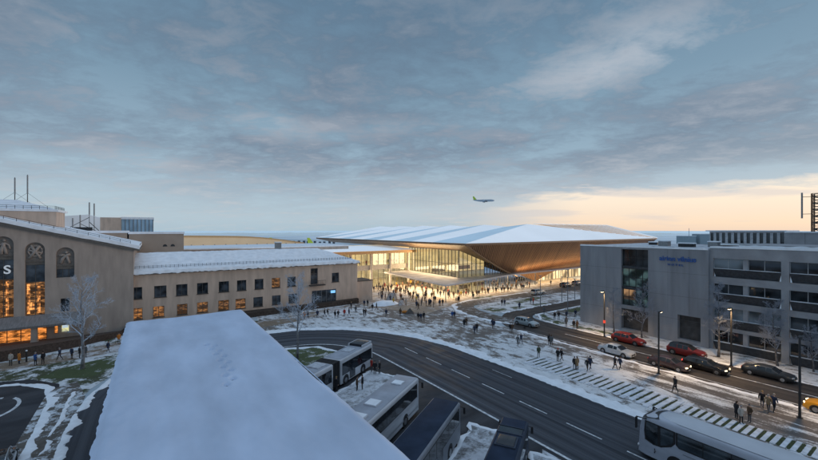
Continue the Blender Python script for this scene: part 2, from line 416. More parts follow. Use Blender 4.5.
# warm band of open sky low on the right, under a ragged cloud edge
edge = mth('ADD', mth('MULTIPLY', mth('SUBTRACT', n2, 0.5), 4.0), mth('MULTIPLY', mth('SUBTRACT', n1, 0.5), 3.0))
lim = ramp(mth('DIVIDE', mth('SUBTRACT', az, 5.0), 90.0), [(0.0, (0.08,)*3), (0.08, (0.36,)*3), (0.16, (0.54,)*3), (0.47, (0.60,)*3), (1.0, (0.75,)*3)])
top = mth('MULTIPLY', lim, 10.5)
g1 = mth('MULTIPLY', mth('SUBTRACT', mth('ADD', top, edge), elp), 0.7, clamp=True)
gaz = ramp(mth('DIVIDE', mth('ADD', az, 30.0), 180.0), [(0.16, (0,)*3), (0.22, (0.16,)*3), (0.26, (0.55,)*3), (0.30, (0.95,)*3), (0.62, (1,)*3), (0.82, (0.15,)*3), (1.0, (0,)*3)])
wcol = ramp(mth('DIVIDE', elp, 9.0), [(0.0, (0.88,0.68,0.53)), (0.10, (0.97,0.74,0.54)), (0.4, (1.04,0.85,0.65)), (0.75, (1.0,0.87,0.73)), (1.0, (0.75,0.72,0.70))])
# thin grey streaks inside the band
st = ramp(noise_n(comb(mth('MULTIPLY', az, 0.055), mth('MULTIPLY', el, 0.55), 1.7), 1.0, 6, 0.5, 0.2), [(0.47, (0,)*3), (0.58, (1,)*3)])
w2 = mixc(mth('MULTIPLY', st, 0.62), wcol, (0.66, 0.61, 0.61))
s3 = mixc(mth('MULTIPLY', g1, gaz), s2, w2)
# soft pink-cream blush over the terminal
bl = ramp(mth('DIVIDE', mth('ADD', az, 40.0), 120.0), [(0.2, (0,)*3), (0.45, (1,)*3), (0.8, (1,)*3)])
ble = ramp(mth('DIVIDE', elp, 9.0), [(0.05, (0.0,)*3), (0.25, (1,)*3), (0.55, (0.55,)*3), (1.0, (0,)*3)])
s4 = mixc(mth('MULTIPLY', mth('MULTIPLY', bl, ble), 0.26), s3, (0.74, 0.66, 0.63))
sky = N.new('ShaderNodeTexSky'); sky.sky_type = 'NISHITA'; sky.sun_disc = False; sky.sun_elevation = SUN_EL; sky.sun_rotation = wa
nis = mixc(1.0, sky.outputs[0], (0.012, 0.012, 0.012), 'MULTIPLY')
fin = mixc(1.0, s4, nis, 'ADD')
fin = mixc(1.0, fin, (10.0, 10.0, 10.0), 'MULTIPLY')
L.new(fin, bg.inputs['Color']); bg.inputs['Strength'].default_value = 0.1

# ---------------------------------------------------------------- ground
def ground_mat():
    m = bpy.data.materials.new('snow_plain'); m.use_nodes = True
    N_, L_ = nt(m); b = N_['Principled BSDF']; b.inputs['Roughness'].default_value = 0.9
    tc = N_.new('ShaderNodeTexCoord')
    a = N_.new('ShaderNodeTexNoise'); a.inputs['Scale'].default_value = 0.004; a.inputs['Detail'].default_value = 8; L_.new(tc.outputs['Object'], a.inputs['Vector'])
    cr = N_.new('ShaderNodeValToRGB'); cr.color_ramp.elements[0].position = 0.42; cr.color_ramp.elements[1].position = 0.56
    cr.color_ramp.elements[0].color = (0.36,0.43,0.48,1); cr.color_ramp.elements[1].color = (0.72,0.77,0.82,1); L_.new(a.outputs['Fac'], cr.inputs[0])
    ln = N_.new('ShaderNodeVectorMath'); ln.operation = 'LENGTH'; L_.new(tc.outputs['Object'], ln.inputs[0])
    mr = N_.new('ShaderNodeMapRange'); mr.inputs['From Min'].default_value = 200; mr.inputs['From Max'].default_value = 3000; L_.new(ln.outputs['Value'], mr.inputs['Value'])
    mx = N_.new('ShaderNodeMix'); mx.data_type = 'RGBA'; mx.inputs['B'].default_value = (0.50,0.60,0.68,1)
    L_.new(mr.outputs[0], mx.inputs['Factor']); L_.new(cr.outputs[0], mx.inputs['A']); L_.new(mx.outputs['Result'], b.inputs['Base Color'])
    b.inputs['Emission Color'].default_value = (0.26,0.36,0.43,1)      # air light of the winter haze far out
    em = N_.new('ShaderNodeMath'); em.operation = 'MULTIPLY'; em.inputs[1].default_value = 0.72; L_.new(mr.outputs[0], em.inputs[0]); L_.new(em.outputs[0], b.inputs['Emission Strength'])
    return m
GROUND = ground_mat()
mb = MB()
R0 = [0, 60, 200, 600, 2000, 9000]
for i in range(len(R0)-1):
    for k in range(48):
        a0, a1 = 2*PI*k/48, 2*PI*(k+1)/48
        P = lambda r, a: (r*math.cos(a), r*math.sin(a), -0.03)
        if i == 0: mb.poly([P(0,0), P(R0[1],a0), P(R0[1],a1)])
        else: mb.quad(P(R0[i],a0), P(R0[i+1],a0), P(R0[i+1],a1), P(R0[i],a1))
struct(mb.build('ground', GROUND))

# wet winter asphalt with salt and tyre streaks along the driving direction (uv)
def road_mat(name, dark=(0.024,0.028,0.037), pale=(0.085,0.09,0.10), sx=1.1, sy=0.02, coord='UV', lo=0.42, hi=0.80):
    m = bpy.data.materials.new(name); m.use_nodes = True
    N_, L_ = nt(m); b = N_['Principled BSDF']
    tc = N_.new('ShaderNodeTexCoord'); mp = N_.new('ShaderNodeMapping'); mp.inputs['Scale'].default_value = (sx, sy, 1)
    L_.new(tc.outputs[coord], mp.inputs['Vector'])
    a = N_.new('ShaderNodeTexNoise'); a.inputs['Scale'].default_value = 1; a.inputs['Detail'].default_value = 7; a.inputs['Roughness'].default_value = 0.6; L_.new(mp.outputs[0], a.inputs['Vector'])
    g = N_.new('ShaderNodeTexNoise'); g.inputs['Scale'].default_value = 0.35; g.inputs['Detail'].default_value = 8; g.inputs['Roughness'].default_value = 0.65; L_.new(tc.outputs['Object'], g.inputs['Vector'])
    f = N_.new('ShaderNodeTexNoise'); f.inputs['Scale'].default_value = 14; f.inputs['Detail'].default_value = 6; L_.new(tc.outputs['Object'], f.inputs['Vector'])
    s = N_.new('ShaderNodeMath'); s.operation = 'MULTIPLY_ADD'; s.inputs[1].default_value = 0.25; L_.new(g.outputs['Fac'], s.inputs[0])
    s0 = N_.new('ShaderNodeMath'); s0.operation = 'MULTIPLY'; s0.inputs[1].default_value = 0.95; L_.new(a.outputs['Fac'], s0.inputs[0]); L_.new(s0.outputs[0], s.inputs[2])
    s2 = N_.new('ShaderNodeMath'); s2.operation = 'MULTIPLY_ADD'; s2.inputs[1].default_value = 0.14; L_.new(f.outputs['Fac'], s2.inputs[0]); L_.new(s.outputs[0], s2.inputs[2])
    cr = N_.new('ShaderNodeValToRGB'); cr.color_ramp.elements[0].position = lo+0.1; cr.color_ramp.elements[1].position = hi+0.1
    cr.color_ramp.elements[0].color = (*dark,1); cr.color_ramp.elements[1].color = (*pale,1); L_.new(s2.outputs[0], cr.inputs[0]); L_.new(cr.outputs[0], b.inputs['Base Color'])
    rr = N_.new('ShaderNodeMapRange'); rr.inputs['From Min'].default_value = 0.4; rr.inputs['From Max'].default_value = 0.7; rr.inputs['To Min'].default_value = 0.58; rr.inputs['To Max'].default_value = 0.92
    L_.new(g.outputs['Fac'], rr.inputs['Value']); L_.new(rr.outputs[0], b.inputs['Roughness']); b.inputs['Specular IOR Level'].default_value = 0.22
    bn = N_.new('ShaderNodeBump'); bn.inputs['Strength'].default_value = 0.15; bn.inputs['Distance'].default_value = 0.02; L_.new(f.outputs['Fac'], bn.inputs['Height']); L_.new(bn.outputs[0], b.inputs['Normal'])
    MATS[name] = m
    return m
ROAD = road_mat('wet_asphalt', sx=1.5, sy=0.012, pale=(0.105,0.115,0.135), lo=0.44, hi=0.78)
ROADO = road_mat('wet_asphalt_plain', sx=0.12, sy=0.35, coord='Object', dark=(0.020,0.022,0.027), pale=(0.07,0.075,0.085))
ROADB = road_mat('brown_wet_street', dark=(0.024,0.023,0.025), pale=(0.10,0.088,0.080), sx=1.1, sy=0.03)
PAINT = mat('road_paint', (0.62,0.65,0.68), 0.7, var=0.25, scale=3)
PLAZA = snowy('plaza_snow', (0.84,0.88,0.92), (0.085,0.072,0.062), 0.428, 0.535, 0.85, stretch=(1.0,0.5,1), ground2=(0.21,0.19,0.175), bias=0.0, bump=1.0)
FORE = snowy('forecourt_snow', (0.66,0.66,0.66), (0.20,0.15,0.11), 0.42, 0.58, 0.5, ground2=(0.34,0.28,0.22))
TURF = snowy('snowy_turf', (0.80,0.84,0.88), (0.030,0.036,0.018), 0.43, 0.52, 0.6, ground2=(0.07,0.085,0.035), bias=0.0)
TURFG = snowy('green_turf', (0.72,0.76,0.80), (0.035,0.055,0.016), 0.52, 0.64, 0.6, ground2=(0.075,0.10,0.035), bias=0.0)
WALK = snowy('brown_pavement', (0.70,0.72,0.76), (0.17,0.125,0.085), 0.48, 0.62, 0.55, ground2=(0.24,0.19,0.14))
APRONS = snowy('apron_snow', (0.74,0.79,0.86), (0.10,0.10,0.105), 0.33, 0.50, 0.75, ground2=(0.2,0.2,0.2))
SLUSH = snowy('slush_verge', (0.74,0.80,0.86), (0.040,0.036,0.032), 0.46, 0.55, 1.0, ground2=(0.16,0.14,0.12))

# plaza between the main road, the hotel street and the terminals
sheet([(39,-60),(54.6,-60),(54.6,52),(57,62),(60,72),(52,108),(22,108),(16,71),(24,69.5),(31,64.5),(36,56),(38.6,48)], 0.0, 'plaza', PLAZA)
sheet([(49,66),(60,70.5),(130,72.5),(130,108),(44,108),(42,80)], 0.004, 'forecourt', FORE)
rd, redge = ribbon([(33,-70),(33,0),(33,45),(31.6,53),(28,59.5),(22,64),(14,65.3),(5,64),(-0.5,58.5),(-3.3,50),(-4,42),(-4,-60)],
                   [12.2,12.2,12.2,11.6,10.4,10.2,9.8,8.5,6.5,5,4.6,4.6], 'main_road', ROAD, -0.008)
mb = MB(); mb.poly([(8,-60,-0.016),(28,-60,-0.016),(28,50,-0.016),(25,57,-0.016),(20,61,-0.016),(8,61,-0.016)]); struct(mb.build('coach_apron', ROADO))
# paint on the main road
for i in range(14):
    y = 49-5.5*i
    struct(MB().box(32.05,32.19,y-3.4,y,-0.02,0.0).build('lane_dash', PAINT))
for i in range(14):
    y = 46-5.5*i
    struct(MB().box(36.4,36.47,y-3.2,y,-0.02,-0.002).build('lane_dash', PAINT)) if i in (2,) else None
o, _ = ribbon([(27.15,-60),(27.15,0),(27.15,44),(26.4,51),(24.5,55.4),(21.5,58.2),(17,59.6),(10,59.6)], [0.26]*8, 'edge_line', PAINT, -0.002)
# the left loop road
sheet([(-80,-40),(-8.0,-40),(-8.0,54),(-9.0,60),(-12,63.6),(-17,65.3),(-80,66)], 0.002, 'loop_road', ROADO)
# grass and paths before the old terminal
sheet([(-80,62),(-12,62),(-9.5,60),(-7.4,50),(-6.9,50),(-5.8,56),(-2.5,63.5),(6,68.5),(16,70),(22,69.2),(24,76),(10,84),(-6,84),(-20,77),(-80,77)], -0.002, 'snowy_verge', TURF)
sheet([(-11.5,63.6),(-8.6,61.6),(-6.2,60.6),(-4.6,62.2),(-3.2,66.3),(-3.5,68.8),(-6.5,68.0),(-9.6,66.6)], 0.006, 'lawn', TURFG)
sheet([(-80,73.5),(-17,73.7),(-10,75.0),(-5,77.0),(2,79),(18,79),(30,82),(42,85),(24,74.8),(12,73.4),(2,72.6),(-4,71),(-11,69.6),(-18,69.5),(-80,69)], 0.010, 'pavement', WALK)
sheet([(-8.6,-40),(-6.2,-40),(-6.0,54),(-7.4,60),(-9.6,58)], 0.012, 'slush_strip', SLUSH)
bank([(-8.5,20),(-8.45,45),(-8.8,54),(-9.8,59),(-12.5,62.2),(-17,64),(-40,64.6)], 'snowbank', SNOW, 0.38, 0.12, 0.0, 3)
bank([(-6.2,20),(-6.2,47),(-5.6,53),(-3.8,59.2),(0,65.2),(6,69)], 'snowbank', SNOW, 0.36, 0.14, 0.0, 4)
bank([(-7.3,20),(-7.3,56)], 'snowbank', SNOW, 0.18, 0.10, 0.0, 14)
bank([(39.3,-40),(39.3,30),(39.1,45),(37.4,53),(34.2,59.5),(29,65.4),(22,69.4),(14,70.4),(6,69)], 'snowbank', SNOW, 0.75, 0.2, 0.0, 1)
bank([(38.9,38),(38.6,46),(37.0,52.6),(34.0,58.6),(29,64.4),(22,68.6),(14,69.6)], 'snowbank', SNOW, 0.6, 0.12, -0.005, 11)
# white circular arrow on the loop road
mb = MB(); cx, cy = -13.6, 55.2
for a0, a1 in ((-1.15,0.9),(1.4,3.6)):
    n = 20
    for k in range(n):
        t0, t1 = a0+(a1-a0)*k/n, a0+(a1-a0)*(k+1)/n
        mb.quad(*[(cx+r*1.0*math.cos(t), cy+r*1.45*math.sin(t), 0.006) for r, t in ((2.0,t0),(2.3,t0),(2.3,t1),(2.0,t1))])
struct(mb.build('turning_arrow', PAINT))
# island inside the bend with the bare tree
sheet([(8,50),(21.5,47.5),(22.8,52),(21,56.3),(17,58.3),(8,58.5)], 0.004, 'bend_island', TURFG)
bank([(8,58.6),(17,58.5),(21.2,56.7),(23,52.2),(21.8,47.4)], 'snowbank', SNOW, 0.4, 0.16, 0, 6)

# hotel street and the turning loop before the new terminal
st_, _ = ribbon([(59.2,-70),(59.2,0),(59.2,44),(60,49),(63,53.4),(68,55.4),(80,55.4),(140,55.4)], [9.2,9.2,9.2,8.4,6.2,5.2,5.0,5.0], 'hotel_street', ROADB, 0.006)
lp_, _ = ribbon([(60.6,49),(58.6,53),(58.2,58),(59.2,64),(62,68.6),(67,69.8),(80,69.8),(150,70)], [4.6,4.6,4.4,4.4,4.6,5,5,5], 'turning_loop', snowy('loop_slush', (0.70,0.74,0.78), (0.050,0.045,0.042), 0.52, 0.66, 0.8, ground2=(0.13,0.115,0.10)), 0.010)
sheet([(63.4,-60),(71.5,-60),(71.5,44),(72,52),(68,53),(65.5,51),(64,47.5),(63.5,40)], 0.012, 'hotel_pavement', PLAZA)
sheet([(71.5,43),(140,43),(140,52.6),(69,52.8)], 0.014, 'side_pavement', PLAZA)
sheet([(61.2,59),(63,58.0),(140,58.0),(140,67.2),(66,67.2),(62.6,65.4)], 0.014, 'loop_island', PLAZA)
for k, pts in enumerate([[(62.2,59.5),(66.5,58.9),(67.5,61.2),(64.5,63.3),(62.4,62.6)], [(68.5,58.7),(73,59),(72.5,61),(68.8,60.8)], [(65.5,65),(75,62.6),(86,64.5),(85,66.6),(74,65.6)],
                         [(75.5,58.7),(81,58.9),(80,60.4),(76,60)], [(70,73.4),(77,73.2),(77,75),(71,75)], [(76,49.5),(86,50),(86,52),(76,51.6)], [(64.2,44.5),(65.6,50),(67.6,52.2),(69.6,52.2),(67.6,49),(66,44.3)], [(65.2,34),(66.6,34),(66.8,43),(65.2,43)]]):
    sheet(pts, 0.019, 'lawn_patch', TURFG)
bank([(57.3,49.5),(55.9,54),(55.6,59),(56.7,65.2),(60.2,70.6),(66,72.7),(90,72.9)], 'snowbank', SNOW, 0.5, 0.10, 0, 21)
bank([(63.2,57.7),(69,58),(85,58)], 'snowbank', SNOW, 0.4, 0.10, 0, 22)
bank([(63.9,-30),(63.9,44),(65,49),(68.5,52.6),(85,52.8)], 'snowbank', SNOW, 0.35, 0.10, 0, 23)
bank([(54.5,-30),(54.5,20),(54.4,46)], 'snowbank', SNOW, 0.4, 0.08, 0, 24)
sheet([(46.7,-40),(54.0,-40),(54.0,17),(52.5,25),(50,27),(48,20),(46.7,16)], 0.003, 'bare_pavement', snowy('scraped_pavement', (0.80,0.84,0.88), (0.060,0.058,0.060), 0.47, 0.60, 0.7, stretch=(1.2,0.22,1), ground2=(0.13,0.12,0.115)))
PAINT2 = mat('worn_street_paint', (0.5,0.53,0.56), 0.7, var=0.3, scale=2)
o, _ = ribbon([(55.3,-30),(55.3,45)], [0.2,0.2], 'street_line', PAINT2, 0.012)
o, _ = ribbon([(59.4,-30),(59.4,40)], [0.24,0.24], 'street_line', PAINT2, 0.012)

# paving slabs with grass joints: long ones, then short ones further down the street
GRASS = mat('grass_joint', (0.045,0.062,0.022), 0.9, var=0.3, scale=4, bump=0.4)
SLAB = mat('snowy_slab', (0.66,0.70,0.76), 0.8, var=0.15, scale=1.5, bump=0.3)
mb = MB(); gj = MB(); y = -29.5; rj = random.Random(8)
def ragged(x0, x1, y0, y1, z):
    n = max(2, int((x1-x0)/.22)); P_ = [(x0+(x1-x0)*k/n, y0+rj.uniform(-.035,.035), y1+rj.uniform(-.035,.035)) for k in range(n+1)]
    P_[0] = (P_[0][0], (y0+y1)/2-.03, (y0+y1)/2+.03); P_[-1] = (P_[-1][0], (y0+y1)/2-.03, (y0+y1)/2+.03)
    for p, q in zip(P_, P_[1:]): gj.quad((p[0],p[1],z),(q[0],q[1],z),(q[0],q[2],z),(p[0],p[2],z))
while y < 34.2:
    long_ = y > 16
    step = 0.80 if long_ else 0.62
    w = step*(0.62 if long_ else 0.60)+rj.uniform(-.03,.03)
    a, b_ = (41.6+0.5*rj.random(), 46.1+0.5*rj.random()) if long_ else (43.3, 45.6+.1*rj.random())
    mb.box(a, b_, y, y+w, 0.0, 0.05+rj.uniform(0,.02))
    if not long_: ragged(a+rj.uniform(-.05,.15), b_-rj.uniform(-.05,.15), y+w, y+step, 0.028)
    else:
        f = mnoise.noise(Vector((y*0.3,3,0))); full = 0.85-0.7*f
        if full > .25:
            c = a+(b_-a)*rj.uniform(0,.25); d = c+(b_-a)*min(1,full)*rj.uniform(.5,1); ragged(c, min(d,b_), y+w+.06, y+step-.05, 0.028)
        if rj.random() < .55:
            c = a+(b_-a)*rj.uniform(.4,.75); ragged(c, min(b_+.1, c+rj.uniform(.8,2.0)), y+w+.08, y+step-.06, 0.030)
    y += step
struct(gj.build('grass_joints', GRASS, recalc=False))
struct(mb.build('paving_slabs', SLAB, bevel=0.02))
# ---------------------------------------------------------------- building materials
TAN = mat('tan_render', (0.61,0.48,0.39), 0.85, var=0.10, scale=1.1, bump=0.08, stretch=(1,1,.22))
TAN2 = mat('grey_tan_render', (0.45,0.375,0.325), 0.85, var=0.10, scale=1.0, bump=0.08, stretch=(1,1,.22))
TRIM = mat('dark_trim', (0.07,0.062,0.056), 0.7)
PLINTH = mat('dark_plinth', (0.060,0.045,0.036), 0.9, var=0.3, scale=2.5, bump=0.4)
FRAME = mat('window_frame', (0.09,0.085,0.08), 0.5)
BROWNROOF = mat('brown_block_render', (0.36,0.29,0.235), 0.85, var=0.06, scale=0.4)
GDARK = glassy('glass_dusk', (0.045,0.056,0.070), scale=0.9, var=.7)
GLIT = glassy('glass_orange_lit', (0.05,0.035,0.02), emit=(1.0,0.33,0.07), estr=1.15, scale=1.1, stretch=(0.8,1.0,2.6), espread=(0.34,0.70), lines=2.2)
GLITW = glassy('glass_dim_orange', (0.05,0.035,0.025), emit=(1.0,0.40,0.10), estr=0.55, scale=1.0, stretch=(0.7,1.0,2.8), espread=(0.42,0.70), lines=2.4)
GLIT2 = glassy('glass_half_lit', (0.045,0.035,0.025), emit=(0.95,0.42,0.14), estr=0.40, scale=0.6, stretch=(0.6,1,3.0), espread=(0.50,0.72), lines=2.2)
METALR = mat('dark_metal', (0.045,0.047,0.05), 0.45, metal=0.6)
STEEL = mat('grey_steel', (0.28,0.29,0.30), 0.45, metal=0.7)
TILE = mat('canopy_sheet', (0.24,0.235,0.235), 0.7, var=0.15, scale=2.5, stretch=(3,0.3,0.6), bump=0.3)

# ---------------------------------------------------------------- foreground flat roof under the camera
def fore_roof():
    b = empty('flat_roofed_building', (3.3,20,0), 0, 'low flat building in the foreground, its whole wide roof under smooth snow', 'building')
    x0, x1, y0, y1, zr = -2.15, 8.95, -14.0, 48.9, 8.5
    wl = MB().box(x0+1.0, x1-1.6, y0, y1-1.0, 0, zr-0.55); wl.build('wall', TAN2, b, off=(3.3,20,0)).location = (0,0,0)
    sl = MB().box(x0+0.05, x1-0.05, y0, y1-0.05, zr-0.56, zr-0.12); o = sl.build('roof_slab', TRIM, b, off=(3.3,20,0)); o.location = (0,0,0)
    nx, ny = 110, 420; mb = MB()
    def jag(t, s): return 0.10*mnoise.noise(Vector((t*0.9, s, 0)))+0.07*mnoise.noise(Vector((t*2.7, s, 4)))
    prints = []
    p0, p1 = Vector((9.5*0,0,0)), None
    a = Vector((*gp(209.5,345,zr),0)); c = Vector((*gp(226,385,zr),0)); 
    for k in range(13):
        t = k/12; q = a.lerp(c, t); q.x += 0.45*math.sin(t*2.6); d = 0.20 if k % 2 else -0.20
        prints.append((q.x+d, q.y))
    for j in range(ny+1):
        y = y0+(y1-y0)*j/ny
        for i in range(nx+1):
            x = x0+(x1-x0)*i/nx
            ex = min(x-x0, x1-x); ey = y1-y; e = min(ex, ey)
            z = zr+0.15*mnoise.noise(Vector((x*0.20,y*0.10,1)))+0.035*mnoise.noise(Vector((x*0.9,y*0.4,5)))+0.016*mnoise.noise(Vector((x*2.6,y*2.2,8)))
            z += 0.10
            if e < 0.5: z -= 0.24*(1-e/0.5)**2
            if x-x0 < 2.2: z += 0.07*mnoise.noise(Vector((x*2.2,y*1.6,12)))*(1-(x-x0)/2.2)
            for (px, py) in prints:
                d2 = ((x-px)/0.19)**2+((y-py)/0.30)**2
                if d2 < 6: z += -0.26*math.exp(-d2*1.2)+0.05*math.exp(-(d2-1.9)**2)
            xx, yy = x, y
            if i == 0: xx += jag(y,1)-0.05
            if i == nx: xx += 0.35*jag(y,2)
            if j == ny: yy += 1.3*jag(x,3)
            if i in (0,nx) or j == ny: z = zr-0.10
            mb.v.append((xx,yy,z))
    for j in range(ny):
        for i in range(nx):
            n = j*(nx+1)+i; mb.f.append((n,n+1,n+nx+2,n+nx+1)); mb.m.append(0)
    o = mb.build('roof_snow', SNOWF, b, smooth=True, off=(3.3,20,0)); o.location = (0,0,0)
    return b
fore_roof()

def railing(name, pts, h, m, label, cat='railing', step=1.2, group=None, rails=(1.0,0.55)):
    r = empty(name, pts[0], 0, label, cat, group); base = Vector(pts[0])
    P = [Vector(p)-base for p in pts]
    for f in rails:
        mb = MB()
        for a, b in zip(P, P[1:]): mb.bar(a+Vector((0,0,h*f)), b+Vector((0,0,h*f)), 0.05)
        mb.build('rail', m, r)
    for a, b in zip(P, P[1:]):
        n = max(1, int((b-a).length/step))
        for k in range(n+1):
            q = a.lerp(b, k/n); MB().bar(q, q+Vector((0,0,h)), 0.055).build('post', m, r)
    return r

# ---------------------------------------------------------------- tan two storey terminal wing (front at y=86)
def yellow():
    ox, oy = 20, 92
    b = empty('terminal_wing', (ox,oy,0), 0, 'long tan two storey terminal wing with small square windows and snowy hipped roof', 'building')
    P = lambda s, z, d: (s-ox, 86+d-oy, z)
    x0, x1 = -3.7, 42.3; ze = 10.1
    top = [(-3.19,-1.49),(0.35,2.3),(3.85,5.75),(7.38,9.31),(11.26,13.16),(14.68,16.49),(18.16,19.96),(21.7,23.5),(25.08,26.93)]
    bot = [(-2.95,-1.44),(0.17,1.94),(4.0,5.75),(7.38,9.31),(11.17,13.16),(14.39,16.35),(17.9,19.82),(21.74,23.61),(25.34,27.3)]
    H_ = [(a,c,5.33,7.5) for a,c in top]+[(a,c,1.62,3.66) for a,c in bot]
    H_ += [(30.4,32.1,5.4,9.1),(35.6,37.4,5.55,7.75),(30.7,36.7,0.98,3.9)]
    mb = MB(); holes_wall(mb, P, x0, x1, 0, ze, H_, 0.25)
    # other walls
    mb.quad((x1-ox,86-oy,0),(x1-ox,101-oy,0),(x1-ox,101-oy,ze),(x1-ox,86-oy,ze)); mb.quad((x0-ox,86-oy,0),(x0-ox,101-oy,0),(x0-ox,101-oy,ze),(x0-ox,86-oy,ze))
    mb.quad((x0-ox,101-oy,0),(x1-ox,101-oy,0),(x1-ox,101-oy,ze),(x0-ox,101-oy,ze))
    mb.build('wall', TAN, b)
    for i,(a,c) in enumerate(top): window(P,a,c,5.33,7.5,0.2,b,FRAME,GLIT2 if i == 7 else GDARK,2,1,sill=TRIM)
    for i,(a,c) in enumerate(bot): window(P,a,c,1.62,3.66,0.2,b,FRAME,[GLITW,GLITW,GLIT2,GLIT2,GLIT2,GLIT2,GDARK,GDARK,GDARK][i],2,1,sill=TRIM)
    window(P,30.4,32.1,5.4,9.1,0.2,b,FRAME,GDARK,2,3,name='balcony_door')
    window(P,35.6,37.4,5.55,7.75,0.2,b,FRAME,GDARK,2,1,sill=TRIM)
    window(P,30.7,36.7,0.98,3.9,0.2,b,STEEL,GDARK,5,1,name='shop_window')
    # balcony
    bl = MB(); pbox(bl,P,30.0,33.6,5.1,5.35,-1.1,-0.003); bal = bl.build('balcony', TRIM, b)
    rl = MB()
    for s in [30.0+0.3*k for k in range(13)]: pbox(rl,P,s,s+.04,5.35,6.3,-1.1,-1.06)
    pbox(rl,P,30.0,33.66,6.3,6.36,-1.11,-1.05); rl.build('balustrade', METALR, bal)
    sg = MB(); pbox(sg,P,35.3,36.4,3.0,3.6,-0.12,-0.03); sg.build('sign_panel', mat('blue_lit_sign',(0.1,0.3,0.6),0.5,emit=(0.25,0.6,1.0),estr=1.0), b)
    # dark sloped plinth wall in front
    pl = MB(); prof = [(x0,0.9,82.8),(10,0.95,83.2),(30,0.9,84.2),(x1,1.1,85.2)]
    for (a,za,ya),(c,zc,yc) in zip(prof, prof[1:]):
        pl.quad((a-ox,ya-oy,-.05),(c-ox,yc-oy,-.05),(c-ox,yc-oy,zc),(a-ox,ya-oy,za)); pl.quad((a-ox,ya-oy,za),(c-ox,yc-oy,zc),(c-ox,85.99-oy,zc+.1),(a-ox,85.99-oy,za+.1))
    pl.build('plinth', PLINTH, b)
    # hipped snow roof as a displaced sheet, with a ragged lip
    def zroof(x, y):
        o = 0.55
        d = min(y-(86-o), (101+o)-y, (x1+o)-x)
        return ze+0.15+max(0,min(d*0.40, 3.35))
    nx, ny = 150, 44; mb = MB(); xa, xb, ya, yb = x0-0.0, x1+0.55, 85.45, 101.5
    for j in range(ny+1):
        for i in range(nx+1):
            x = xa+(xb-xa)*i/nx; y = ya+(yb-ya)*j/ny; z = zroof(x,y)
            z += 0.10*mnoise.noise(Vector((x*0.5,y*0.5,2)))+0.07*mnoise.noise(Vector((x*1.7,y*1.5,6)))
            if j == 0: z = ze-0.22+0.22*mnoise.noise(Vector((x*1.1,0,3)))+0.1*mnoise.noise(Vector((x*3.4,0,3))); y += 0.3*mnoise.noise(Vector((x*1.1,2,3)))-.1
            if j == 1: z = ze+0.38+0.12*mnoise.noise(Vector((x*1.4,0,3))); y = ya+0.04
            if i == nx: z = ze-0.1
            mb.v.append((x-ox,y-oy,z))
    for j in range(ny):
        for i in range(nx):
            n = j*(nx+1)+i; mb.f.append((n,n+1,n+nx+2,n+nx+1)); mb.m.append(0)
    mb.build('roof', SNOW, b, smooth=True)
    ev = MB().box(x0-ox, x1+.4-ox, 85.6-oy, 86.2-oy, ze-0.32, ze-0.02); ev.build('eaves', TRIM, b)
    ch = MB().box(25.0-ox,26.3-ox,95.2-oy,96.4-oy,13,14.9); c = ch.build('chimney', STEEL, b); MB().box(24.9-ox,26.4-ox,95.1-oy,96.5-oy,14.9,15.1).build('cap', SNOW, c)
    # low annexe at the right end
    an = MB().box(42.31-ox,47.2-ox,87.2-oy,93-oy,0,5.0); a_ = an.build('annexe', TAN, b); MB().box(42.31-ox,47.3-ox,87.1-oy,93.1-oy,5.0,5.15).build('coping', TRIM, a_)
    return b
yellow()
# snow guards: a long low rail of pipes on the roof above the eaves
g = empty('snow_guard', (-3,86.9,10.75), 0, 'long low snow guard rail along the eaves of the tan wing roof', 'snow guard')
mb = MB()
for dz in (0.28,0.5): mb.bar((0.4,0,dz),(44.2,0,dz),0.04)
mb.build('rail', METALR, g)
mb = MB()
for k in range(64): mb.bar((0.4+k*0.69,0,-0.1),(0.4+k*0.69,0,0.62),0.05)
tag(mb.build('bracket', METALR, g), kind='stuff')

